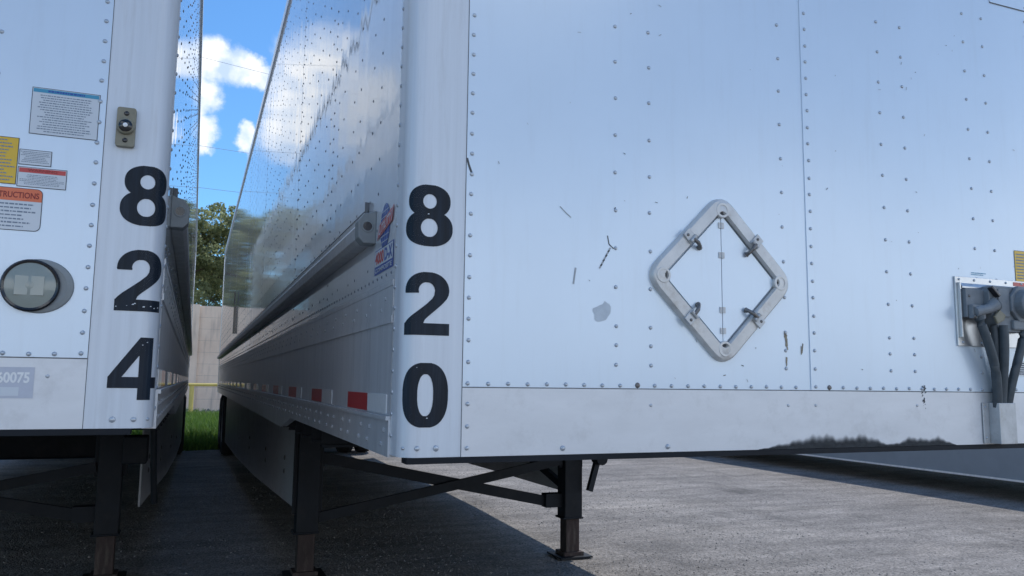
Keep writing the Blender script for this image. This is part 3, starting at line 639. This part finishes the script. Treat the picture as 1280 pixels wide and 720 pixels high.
# ---- placard holder
def rrect_path(cx, cz, hw, hh, rad, k=8):  # diamond with rounded corners: returns points
    cs = [(cx, cz + hh), (cx + hw, cz), (cx, cz - hh), (cx - hw, cz)]; out = []
    for i in range(4):
        p = Vector(cs[i]); a = Vector(cs[i - 1]); b = Vector(cs[(i + 1) % 4]); da = (a - p).normalized(); db = (b - p).normalized()
        s_ = p + da * rad; e = p + db * rad
        for j in range(k + 1):
            t = j / k; q = s_ * (1 - t) ** 2 + p * 2 * t * (1 - t) + e * t * t; out.append((q.x, q.y))
    return out
PC = (.984, 1.620)
def holder():
    mb = MB(); prof = [(.273, .273, .062, -.001), (.270, .270, .062, .013), (.262, .262, .058, .0185), (.216, .216, .020, .020), (.211, .211, .012, .015), (.210, .210, .010, .006)]
    rings = [[(x, -y, z) for x, z in rrect_path(PC[0], PC[1], hw, hh, rad)] for hw, hh, rad, y in prof]
    n = len(rings[0]); vs = [v for r_ in rings for v in r_]
    fs = [(i * n + k, (i + 1) * n + k, (i + 1) * n + (k + 1) % n, i * n + (k + 1) % n) for i in range(len(prof) - 1) for k in range(n)]
    mb.add(vs, fs, 'frame')
    for dx, dz_ in ((0, .212), (0, -.212), (-.213, 0), (.213, 0)):
        mb.lathe([(.024, .0), (.024, .0195), (.0225, .0208), (.0165, .0208), (.0145, .012)], (PC[0] + dx, 0, PC[1] + dz_), (0, -1, 0), 'frame', 20); mb.lathe([(.0146, .0125), (0, .0125)], (PC[0] + dx, 0, PC[1] + dz_), (0, -1, 0), 'scratch', 20)
        mb.dome((PC[0] + dx, -.0128, PC[1] + dz_), (0, -1, 0), .0085, .006, 'rivet_dark', 10)
    H = mb.build('placard_holder', A, smooth=True)
    for sgx in (-1, 1):
        mb = MB(); a = .212; g = .0012 * sgx
        mb.prism([(PC[0] + g, PC[1] - a + .012), (PC[0] + sgx * (a - .012), PC[1]), (PC[0] + g, PC[1] + a - .012)], 'y', -.0078, -.003, 'white'); mb.build('hinged_flap', H)
    mb = MB(); mb.box((PC[0] - .0012, -.004, PC[1] - .19), (PC[0] + .0012, -.002, PC[1] + .19), 'seam'); mb.build('flap_joint', H)
    for z in (1.786, 1.694, 1.526, 1.463):
        mb = MB(); mb.box((PC[0] - .010, -.0105, z - .009), (PC[0] + .010, -.0079, z + .009), 'alu'); mb.tube([(PC[0], -.0105, z - .009), (PC[0], -.0105, z + .009)], .003, 'alu', 8); mb.build('hinge', H)
    for sx, sz in ((-1, 1), (1, 1), (-1, -1), (1, -1)):
        c = Vector((PC[0] + sx * .116, 0, PC[1] + sz * .116)); nrm = Vector((sx, 0, sz)).normalized(); tan = Vector((sz, 0, -sx)).normalized()
        mb = MB()
        def Q(n_, t_, y): return c + nrm * n_ + tan * t_ + Vector((0, -y, 0))
        # base plate + folded clamp + finger
        mb.add([Q(-.012, -.016, .0205), Q(.030, -.016, .0205), Q(.030, .016, .0205), Q(-.012, .016, .0205), Q(-.012, -.016, .024), Q(.028, -.014, .026), Q(.028, .014, .026), Q(-.012, .016, .024)],
               [(3, 2, 1, 0), (4, 5, 6, 7), (0, 1, 5, 4), (1, 2, 6, 5), (2, 3, 7, 6), (3, 0, 4, 7)], 'alu')
        mb.tube([Q(-.004, -.013, .028), Q(-.004, .013, .028)], .006, 'alu', 8)
        mb.tube([Q(-.004, 0, .029), Q(-.022, .003, .030), Q(-.036, .005, .022), Q(-.042, .006, .012)], [.006, .0065, .006, .008], 'rivet_dark', 8)
        mb.dome(Q(.016, -.004, .0255), (0, -1, 0), .005, .004, 'rivet_dark')
        mb.build('spring_clip', H, bevel=.001)
holder()

# ---- connector group on the right of A
def connector():
    mb = MB(); mb.box((1.966, -.0095, 1.446), (2.335, -.0035, 1.690), 'steel'); mb.prism([(-.0095, 1.668), (-.022, 1.655), (-.022, 1.648), (-.0095, 1.640)], 'x', 1.985, 2.335, 'steel')
    mb.box((1.975, -.020, 1.475), (1.982, -.0095, 1.668), 'steel')
    for x in (1.985, 2.06, 2.14, 2.22, 2.3): mb.dome((x, -.0095, 1.680), (0, -1, 0), .005, .004, 'rivet')
    for x in (1.99, 2.08, 2.3): mb.dome((x, -.0095, 1.458), (0, -1, 0), .005, .004, 'rivet')
    Pl = mb.build('connector_plate', A, bevel=.001)
    mb = MB(); mb.box((1.985, -.034, 1.545), (2.080, -.010, 1.645), 'grey'); mb.box((1.992, -.052, 1.540), (2.055, -.034, 1.588), 'grey')
    mb.tube([(2.00, -.050, 1.562), (2.06, -.058, 1.575), (2.09, -.060, 1.592)], [.017, .017, .024], 'grey', 14); mb.dome((2.0, -.034, 1.62), (0, -1, 0), .006, .004, 'rivet_dark'); mb.dome((2.0, -.052, 1.547), (0, -1, 0), .008, .006, 'rivet_dark')
    mb.build('coupling_head', Pl, bevel=.006)
    mb = MB()
    mb.prism([(2.07, 1.640), (2.082, 1.658), (2.30, 1.658), (2.30, 1.530), (2.255, 1.498), (2.125, 1.498), (2.095, 1.53), (2.07, 1.58)], 'y', -.055, -.010, 'grey')
    mb.box((2.11, -.061, 1.550), (2.165, -.0555, 1.648), 'grey')
    mb.build('junction_box', Pl, bevel=.007)
    mb = MB(); oc = [(2.225 + .068 * math.cos(PI / 8 + k * PI / 4), 1.598 + .068 * math.sin(PI / 8 + k * PI / 4)) for k in range(8)]
    mb.prism(oc, 'y', -.070, -.0555, 'grey'); mb.lathe([(.052, -.010), (.050, .028), (.040, .034), (.030, .030), (.0, .030)], (2.225, -.070, 1.598), (0, -1, 0), 'grey', 22)
    mb.build('socket_flange', Pl, bevel=.003)
    mb = MB(); mb.bar((2.068, -.062, 1.652), (2.098, -.068, 1.618), .012, .020, 'blackpl', up=(0, 1, 0)); mb.build('cover_spring', Pl, bevel=.003); mb = MB(); mb.prism([(2.072, 1.548), (2.10, 1.572), (2.128, 1.555), (2.118, 1.535), (2.085, 1.523)], 'y', -.072, -.062, 'beige'); mb.build('socket_cover', Pl, bevel=.003)
    mb = MB(); mb.box((2.17, -.068, 1.505), (2.30, -.02, 1.540), 'grey'); mb.build('lower_housing', Pl, bevel=.006)
    def bez(a, b, c, d, n=14): return [tuple((1 - t) ** 3 * a[i] + 3 * (1 - t) ** 2 * t * b[i] + 3 * (1 - t) * t * t * c[i] + t ** 3 * d[i] for i in range(3)) for t in [k / n for k in range(n + 1)]]
    for pts, rr in ((((2.025, -.045, 1.552), (2.035, -.06, 1.47), (2.11, -.05, 1.40), (2.112, -.03, 1.235)), .0155), (((2.125, -.06, 1.52), (2.128, -.06, 1.42), (2.137, -.04, 1.36), (2.135, -.028, 1.235)), .016), (((2.105, -.04, 1.52), (2.115, -.04, 1.42), (2.125, -.02, 1.36), (2.122, -.022, 1.235)), .012), (((2.235, -.055, 1.51), (2.21, -.06, 1.42), (2.172, -.05, 1.36), (2.165, -.028, 1.235)), .0145)):
        mb = MB(); mb.tube(bez(*pts), rr, 'cable', 12); mb.build('cable', Pl, smooth=True)
    mb = MB(); mb.box((2.098, -.048, 1.110), (2.180, -.004, 1.250), 'alu'); mb.box((2.068, -.0085, 1.110), (2.0978, -.0045, 1.250), 'alu')
    for z in (1.13, 1.235): mb.dome((2.08, -.0085, z), (0, -1, 0), .005, .004, 'rivet')
    mb.build('cable_guard', A, bevel=.002)
    mb = MB(); P = lambda u, v: (2.281 + u, -.0042, 1.689 + v)
    rect(mb, P, 0, 0, .13, .116, 'pyellow'); P2 = lambda u, v: (2.281 + u, -.0046, 1.689 + v); lines(mb, P2, .008, .122, .008, .108, 9, 'inkg', 4)
    for a in ((0, 0, .13, .0015), (0, .1145, .13, .116), (0, 0, .0015, .116)): rect(mb, P2, *a, 'ink')
    mb.build('warning_label', A)
    mb = MB(); P = lambda u, v: (2.255 + u, -.0042, 1.665 + v) if False else (2.258 + u, -.0101, 1.671 + v); rect(mb, P, 0, 0, .15, .014, 'pred'); mb.build('warning_label', A)
    mb = MB(); P = lambda u, v: (2.055 + u, -.0042, 1.699 + v); lines(mb, P, 0, .085, 0, .012, 2, 'pblue', 8, h=.6); mb.build('small_print_label', A)
    mb = MB(); P = lambda u, v: (2.262 + u, -.0042, 1.345 + v); rect(mb, P, 0, 0, .1, .055, 'paper'); P2 = lambda u, v: (2.262 + u, -.0046, 1.345 + v); lines(mb, P2, .005, .095, .004, .05, 6, 'ink', 3, h=.6); mb.build('small_print_label', A)
connector()
mb = MB(); mb.prism([(2.2375, 2.756), (2.425, 2.756), (2.425, 3.4), (2.232, 3.4), (2.232, 2.762)], 'y', -.0055, -.0032, 'white'); mb.box((2.234, -.006, 2.7535), (2.425, -.0035, 2.756), 'seam'); mb.build('access_panel', A)

# ---- decals on A's left side (plane x = 0)
def sideP(off): return lambda u, v: (-off, .115 + (1 - u) * .262, v)     # u 0..1 from far to near
def decal_side():
    mb = MB(); P = lambda u, v: (-.0012, .245 - u, 1.748 + v); P2 = lambda u, v: (-.0018, .245 - u, 1.748 + v); P3 = lambda u, v: (-.0024, .245 - u, 1.748 + v)
    # globe in blue with white meridians and parallels
    n = 36; mb.add([P(.062 * math.cos(2 * PI * k / n), .066 * math.sin(2 * PI * k / n)) for k in range(n)], [tuple(range(n))], 'lblue')
    for v in (-.045, -.028, .028, .045):
        w = .062 * math.sqrt(max(0, 1 - (v / .066) ** 2)); rect(mb, P2, -w, v - .0012, w, v + .0012, 'paper')
    for a in (-.55, 0, .55):
        pts = [(a * .062 * math.sqrt(max(0, 1 - (q / 12) ** 2)), .066 * q / 12) for q in range(-12, 13)]
        for (u0, v0), (u1, v1) in zip(pts, pts[1:]): mb.add([P2(u0 - .001, v0), P2(u0 + .001, v0), P2(u1 + .001, v1), P2(u1 - .001, v1)], [(0, 1, 2, 3)], 'paper')
    bd = [(-.100, -.030), (.095, -.002), (.115, .042), (-.080, .012)]
    def ban(k, c=(.0075, .0055)): return [(c[0] + (u - c[0]) * k, c[1] + (v - c[1]) * k) for u, v in bd]
    mb.add([P3(*p) for p in ban(1)], [(0, 1, 2, 3)], 'lred')
    P4 = lambda u, v: (-.0030, .245 - u, 1.748 + v); P5 = lambda u, v: (-.0034, .245 - u, 1.748 + v)
    vs, fs = text_faces('UTILITY', .03)
    q = ban(.84)
    def quad(Pf, q, a, b): 
        x = [(1 - a) * (1 - b) * q[0][i] + a * (1 - b) * q[1][i] + a * b * q[2][i] + (1 - a) * b * q[3][i] for i in (0, 1)]; return Pf(*x)
    mb.add([P4(*p) for p in ban(.93)], [(0, 1, 2, 3)], 'paper'); mb.add([P4(p[0], p[1]) if False else (-.0032,) + P4(*p)[1:] for p in ban(.86)], [(0, 1, 2, 3)], 'lred')
    mb.add([quad(P5, q, a * .94 + .03, b * .76 + .12) for a, b in vs], fs, 'paper')
    mb.build('maker_badge', A)
    mb = MB(); P = lambda u, v: (-.0012, .372 - u, 1.615 + v); P2 = lambda u, v: (-.0018, .372 - u, 1.615 + v); P3 = lambda u, v: (-.0024, .372 - u, 1.615 + v)
    W_, H_ = .245, .074
    rect(mb, P, 0, 0, W_, H_, 'lblue'); rect(mb, P2, .006, .024, W_ - .006, H_ - .003, 'paper')
    put_text(mb, '4000', P3, 'lred', .012, .029, .125, .066, .035); put_text(mb, 'D-X', P3, 'lblue', .135, .029, .232, .066, .035); put_text(mb, 'COMPOSITE', P3, 'paper', .012, .005, W_ - .014, .018, .02)
    mb.build('model_badge', A)
decal_side()

# ---- details on B's front (world x -> local)
BX = .589 + WID; OB = .0042
def bP(x0, z0_, off): return lambda u, v: (x0 + BX + u, -off, z0_ + v)
def box_label(name, x0, z0_, w, h, head=None, headh=0., base='paper', border='ink', rows=6, seed=1, title=None, tink='ink', rmat='inkg', center=True, margin=.006, rad=0., label=None):
    mb = MB(); P = bP(x0, z0_, OB); P2 = bP(x0, z0_, OB + .0004); P3 = bP(x0, z0_, OB + .0008); P4 = bP(x0, z0_, OB + .0012)
    def rr(Pf, i, mt, top=None):
        a, b, c, d = i, i, w - i, h - i; rd = max(0, rad - i); pts = []
        for cx, cy, t0 in ((c - rd, d - rd, 0), (a + rd, d - rd, 90), (a + rd, b + rd, 180), (c - rd, b + rd, 270)):
            for k in range(7 if rad else 1): t = math.radians(t0 + 15 * k); pts.append((cx + rd * math.cos(t), cy + rd * math.sin(t)))
        if top is not None: pts = [p if p[1] >= h - top else (p[0], h - top) for p in pts]
        mb.add([Pf(*p) for p in pts], [tuple(range(len(pts)))], mt)
    rr(P, 0, border); rr(P2, .0016, base)
    if head: rr(P3, .0016 if rad else .003, head, headh)
    if title: put_text(mb, title, P4, tink, w * .2 if rad == 0 else w - .122, h - headh * .78, w * .8 if rad == 0 else w - .008, h - headh * .32, .02)
    lines(mb, P3, margin, w - margin, .006, h - headh - .004, int(rows * 1.5), rmat, seed, center, h=.42)
    if head and not title: lines(mb, P4, w * .12, w * .88, h - headh * .85, h - headh * .35, 1, 'lblue', seed, True, h=.8)
    o = mb.build(name, B)
    if label: o['label'] = label
box_label('warning_label', -.926, 1.928, .159, .126, 'pblue', .013, rows=11, seed=3, margin=.014, label='white notice with a blue header strip')
box_label('warning_label', -1.075, 1.790, .130, .123, None, 0, base='pyellow', rows=9, seed=5, label='yellow warning sticker')
box_label('warning_label', -.943, 1.844, .074, .041, None, 0, rows=5, seed=6, margin=.003, label='small white data sticker')
box_label('warning_label', -.943, 1.786, .112, .053, 'pred', .015, rows=5, seed=7, margin=.003, title='WARNING', tink='inkr', label='white sticker with red header')
box_label('warning_label', -1.090, 1.671, .208, .111, 'porange', .034, rows=5, seed=8, rad=.014, title='INSTRUCTIONS', tink='inkr', margin=.012, label='rounded sticker with orange header')
mb = MB(); P = bP(-1.05, 1.246, .0028); P2 = bP(-1.05, 1.246, .0033); rect(mb, P, 0, 0, .182, .078, 'sticker'); put_text(mb, '3360075', P2, 'tapewhite', .072, .038, .172, .066, .03); rect(mb, P2, .02, .006, .15, .028, 'paper'); mb.build('number_sticker', B)
# round lamp in an oval grommet
def lamp():
    cx, cz = -.880 + BX, 1.531
    mb = MB(); n = 40; prof = [(1.0, 0.004), (.97, .008), (.82, .011), (.80, .010)]
    rings = []
    for k_, h_ in prof: rings += [(cx + .006 * k_ + (.080 * k_) * math.cos(2 * PI * i / n), -h_, cz + .070 * k_ * math.sin(2 * PI * i / n)) for i in range(n)]
    mb.add(rings, [(j * n + i, j * n + (i + 1) % n, (j + 1) * n + (i + 1) % n, (j + 1) * n + i) for j in range(3) for i in range(n)] + [tuple(3 * n + i for i in range(n))], 'lampgrey')
    g = mb.build('marker_lamp', B, smooth=True)
    mb = MB(); mb.lathe([(.066, .008), (.067, .014), (.063, .018), (.058, .016)], (cx - .012, 0, cz), (0, -1, 0), 'blackpl', 40); mb.build('lamp_ring', g, smooth=True)
    mb = MB(); mb.lathe([(.0585, .015), (.045, .019), (.025, .022), (.0, .023)], (cx - .012, 0, cz), (0, -1, 0), 'lens', 40)
    mb.build('lamp_lens', g, smooth=True)
    mb = MB()
    for dx in (-.034, .002): mb.box((cx - .012 + dx, -.0226, cz - .026), (cx - .012 + dx + .030, -.0200, cz + .024), 'lens_in')
    mb.build('lamp_reflector', g, bevel=.0008)
    for dx in (-.014, .010): pass
lamp()
def button_lamp():
    post, pt = TCOM[(B.name, 1)]
    cx, cz = -.700 + BX, 1.972
    mb = MB(); w, h = .0235, .054; pts = [(cx + sx * (w - .006) + .006 * math.cos(math.radians(t)), cz + sz * (h - .006) + .006 * math.sin(math.radians(t))) for sx, sz, t0 in ((1, 1, 0), (-1, 1, 90), (-1, -1, 180), (1, -1, 270)) for t in (t0, t0 + 45, t0 + 90)]
    mb.prism(pts, 'y', -.016, -.0005, 'beige')
    for dz_ in (-.037, .037): mb.dome((cx, -.016, cz + dz_), (0, -1, 0), .007, .003, 'blackpl', 10)
    mb.lathe([(.023, 0), (.021, .010), (.017, .013)], (cx, -.0155, cz), (0, -1, 0), 'beige', 24); g = mb.build('button_lamp', B, bevel=.001)
    mb = MB(); mb.lathe([(.017, .0), (.0165, .014), (.010, .018), (0, .019)], (cx, -.016, cz), (0, -1, 0), 'blackpl', 24); mb.lathe([(.006, .0191), (.003, .0205), (0, .021)], (cx, -.016, cz), (0, -1, 0), 'tapewhite', 12); mb.build('lamp_lens', g, smooth=True)
button_lamp()
# crank handles of the landing gear
mb = MB(); mb.tube([(2.486, 3.02, 1.12), (2.486, 3.03, 1.06), (2.50, 3.04, .78), (2.515, 3.07, .545)], .018, 'black', 10); mb.tube([(2.43, 3.02, 1.075), (2.55, 3.02, 1.075)], .014, 'black', 8); mb.build('crank_handle', B)
mb = MB(); mb.tube([(2.24, 3.52, .76), (2.40, 3.48, .745)], .018, 'black', 8); mb.bar((2.405, 3.47, .765), (2.315, 3.45, .50), .03, .045, 'black'); mb.tube([(2.40, 3.50, .735), (2.40, 3.40, .735)], .045, 'black', 12); mb.build('crank_handle', A)
mb = MB(); mb.box((.25, 5.6, .60), (2.05, 6.3, 1.05), 'black'); mb.build('storage_box', B, bevel=.02)

# ------------------------------------------------------------ ground
def sheet(name, x0, x1, y0, y1, z, mt, nx=1, ny=1):
    mb = MB(); 
    vs = [(x0 + (x1 - x0) * i / nx, y0 + (y1 - y0) * j / ny, z) for j in range(ny + 1) for i in range(nx + 1)]
    mb.add(vs, [(j * (nx + 1) + i, j * (nx + 1) + i + 1, (j + 1) * (nx + 1) + i + 1, (j + 1) * (nx + 1) + i) for j in range(ny) for i in range(nx)], mt)
    o = mb.build(name); o['kind'] = 'structure'; return o
sheet('ground', -700, 700, -500, 900, -.03, 'soil')
# asphalt with an uneven far edge
mb = MB(); r = random.Random(5); xs = [-60 + i * .35 for i in range(int(130 / .35))]
vs = []
for x in xs: vs += [(x, -60, 0), (x, 13.9 + .22 * math.sin(x * 1.7) + r.uniform(-.12, .12), 0)]
mb.add(vs, [(2 * i, 2 * i + 2, 2 * i + 3, 2 * i + 1) for i in range(len(xs) - 1)], 'asphalt'); o = mb.build('asphalt_yard'); o['kind'] = 'structure'

def stuff(name, mb):
    o = mb.build(name); o['kind'] = 'stuff'; return o
# loose gravel
mb = MB(); r = random.Random(9)
for k in range(34000):
    if k < 27000: x = abs(r.gauss(0, 1)) * 2.2 - 2.6 + 3.2 * r.random() + (0 if r.random() < .4 else 2.0); y = 2.2 + 7.8 * r.random() ** 1.6
    else: x = r.uniform(-4, 5); y = r.uniform(2.5, 13.5)
    if r.random() > .35 + .65 * (math.sin(x * 1.9 + .7 * y) * math.sin(y * 1.3 - x * .4) > -.1): continue
    s_ = r.choice([.003, .004, .005, .006, .007, .010]) * r.uniform(.7, 1.3); a = r.uniform(0, PI)
    c, s2 = math.cos(a) * s_, math.sin(a) * s_; h = s_ * r.uniform(.5, .9)
    mb.add([(x + c, y + s2, .0), (x - s2 * .8, y + c * .8, .0), (x - c, y - s2, .0), (x + s2 * .8, y - c * .8, .0), (x + c * .2, y + s2 * .2, h)], [(0, 1, 4), (1, 2, 4), (2, 3, 4), (3, 0, 4)], 'pebble')
stuff('gravel', mb)
# grass strip
mb = MB(); r = random.Random(2)
def blade(x, y, h, w):
    a = r.uniform(0, 2 * PI); dx, dy = math.cos(a) * w, math.sin(a) * w; lx, ly = r.gauss(0, .35) * h, r.gauss(0, .35) * h
    mb.add([(x - dx, y - dy, -.03), (x + dx, y + dy, -.03), (x + lx * .4 + dx * .7, y + ly * .4 + dy * .7, h * .6), (x + lx * .4 - dx * .7, y + ly * .4 - dy * .7, h * .6), (x + lx, y + ly, h)], [(0, 1, 2, 3), (3, 2, 4)], 'grass')
for k in range(46000):
    if k < 30000: x = r.uniform(-2.2, 1.6); y = 14.0 + 14 * r.random() ** 1.3
    else: x = r.uniform(-9, 12); y = 14.2 + 14 * r.random()
    g = .55 + .45 * math.sin(x * 2.1 + 1.3 * math.sin(y * .8)) * math.sin(y * 1.1)
    if y < 14.8 and r.random() < .5: continue
    blade(x, y, r.uniform(.10, .30) * (.6 + .7 * abs(g)) * (1 if y > 15.5 else .6), r.uniform(.006, .012))
stuff('grass', mb)
# rubble line between grass and wall
mb = MB(); r = random.Random(12)
for k in range(900):
    x = r.uniform(-6, 8); y = r.uniform(28.6, 33.4); s_ = r.uniform(.04, .2); h = s_ * r.uniform(.3, .8)
    pts = [(x + s_ * math.cos(t + .3) * r.uniform(.6, 1.1), y + s_ * math.sin(t) * r.uniform(.6, 1.1), -.03) for t in [2 * PI * q / 6 for q in range(6)]]
    mb.add(pts + [(x, y, h)], [(q, (q + 1) % 6, 6) for q in range(6)], 'pebble')
stuff('rubble', mb)

# ------------------------------------------------------------ wall, rail, wires, trees
Wl = thing('boundary_wall', (0, 34, 0), 'tall weathered pinkish panel wall behind the grass strip', 'wall')
for k in range(-8, 14):
    x = -.55 + k * 3.6
    mb = MB(); mb.box((x - .16, -.10, -.03), (x + .16, .18, 4.42), 'wall'); mb.build('wall_post', Wl, bevel=.01)
    mb = MB()
    for j in range(9):
        za = -.03 + j * .49; zb = za + .484; mb.box((x + .161, -.0 + .004 * (j % 2), za), (x + 3.439, .12, zb), 'wall')
        mb.box((x + .161, .012, zb), (x + 3.439, .11, zb + .006), 'seam')
    if k == 0:
        mb.add([(x + 1.05, -.006, 1.6), (x + 2.4, -.006, 1.58), (x + 2.5, -.006, 3.1), (x + 1.9, -.006, 3.05), (x + 1.5, -.006, 2.6), (x + 1.25, -.006, 2.2)], [(0, 1, 2, 3, 4, 5)], 'patch')
    mb.build('wall_panel', Wl)
Rl = thing('pipe_railing', (0, 27.3, 0), 'yellow pipe railing along the far edge of the grass', 'railing')
mb = MB(); mb.tube([(-14.5, 0, 1.10), (18.5, 0, 1.10)], .055, 'yellow', 10); mb.build('rail', Rl, smooth=True)
for k in range(-5, 8):
    mb = MB(); x = -.52 + k * 2.6; mb.tube([(x, 0, -.05), (x, 0, 1.055)], .075, 'yellow', 10); mb.build('post', Rl, smooth=True)
for z1, z2, lb in ((25.36, 24.9, 'highest'), (18.53, 18.35, 'middle'), (15.36, 15.25, 'lowest')):
    mb = MB(); s_ = (z2 - z1) / 4.0; pts = [(x, 60, z1 + (x + 1.35) * s_ + ((x - 1) / 60) ** 2 * 3) for x in range(-60, 61, 4)]
    mb.tube(pts, .014, 'lampgrey', 5); o = mb.build('power_line'); tag(o, lb + ' of the three thin overhead wires crossing the sky between the trailers', 'wire', 'overhead wires')

def tree_mesh(seed, H, spread):
    r = random.Random(seed); tr = MB(); cr = MB()
    trunk = [(0, 0, -.1), (.1, 0, H * .15), (-.05, .1, H * .32), (.1, .05, H * .5), (0, 0, H * .8)]; tr.tube(trunk, [.26, .2, .16, .11, .03], 'bark', 9)
    clumps = []
    for k in range(26):
        t = r.uniform(.22, .86); zb = H * t; a = r.uniform(0, 2 * PI); L_ = spread * (1.05 - abs(t - .5) * 1.1) * r.uniform(.55, 1.05)
        e = (math.cos(a) * L_, math.sin(a) * L_, zb + L_ * r.uniform(.15, .6)); mid = (e[0] * .45, e[1] * .45, zb + (e[2] - zb) * .3)
        tr.tube([(0, 0, zb), mid, e], [.07, .045, .015], 'bark', 6)
        for q in range(4):
            f = r.uniform(.5, 1.08); clumps.append((e[0] * f + r.gauss(0, .35), e[1] * f + r.gauss(0, .35), zb + (e[2] - zb) * f + r.gauss(0, .35), r.uniform(.35, .85)))
    for q in range(10): clumps.append((r.gauss(0, spread * .22), r.gauss(0, spread * .22), H * r.uniform(.82, .98), r.uniform(.3, .6)))
    for cx, cy, cz, cr_ in clumps:
        for k in range(int(420 * cr_)):
            d = Vector((r.gauss(0, 1), r.gauss(0, 1), r.gauss(0, 1))).normalized() * cr_ * r.uniform(.35, 1.1) ** .6; c = Vector((cx + d.x, cy + d.y, cz + d.z * .75))
            n = Vector((r.gauss(0, 1), r.gauss(0, 1), r.gauss(.6, 1))).normalized(); a = n.orthogonal().normalized(); b = n.cross(a); s_ = r.uniform(.05, .12); t = r.uniform(0, PI); u = a * math.cos(t) + b * math.sin(t); v = n.cross(u)
            cr.add([c - u * s_, c - v * s_ * .5 + u * s_ * .1, c + u * s_, c + v * s_ * .5 + u * s_ * .1], [(0, 1, 2, 3)], 'leaf')
    return tr, cr
protos = []
for i, (x, y, sc, kind, lb) in enumerate(((1.4, 40.5, 1.04, 0, 'tall leafy tree rising over the wall beside the 820 trailer roof'), (-1.6, 40.0, .97, 1, 'lower leafy tree over the wall beside the 824 trailer'),
        (-8, 42, 1.0, 0, 'green tree behind the wall, beyond the 824 trailer'), (8.5, 41, 1.05, 1, 'broad green tree behind the wall hidden by the 820 trailer'), (15.5, 42, .95, 0, 'green tree furthest right behind the wall'), (-.2, 45, .80, 1, 'small green tree standing behind the two trees at the gap'))):
    T = thing('leafy_tree', (x, y, 0), lb, 'tree', 'trees behind the wall', rz=i * 1.3); T.scale = (sc, sc, sc)
    if i < 2:
        tr, cr = tree_mesh(31 + i * 7, 10.4, 3.6); protos.append((tr.build('trunk', T, smooth=True), cr.build('crown', T)))
    else:
        for q in protos[kind]:
            c = q.copy(); COL.objects.link(c); c.parent = T
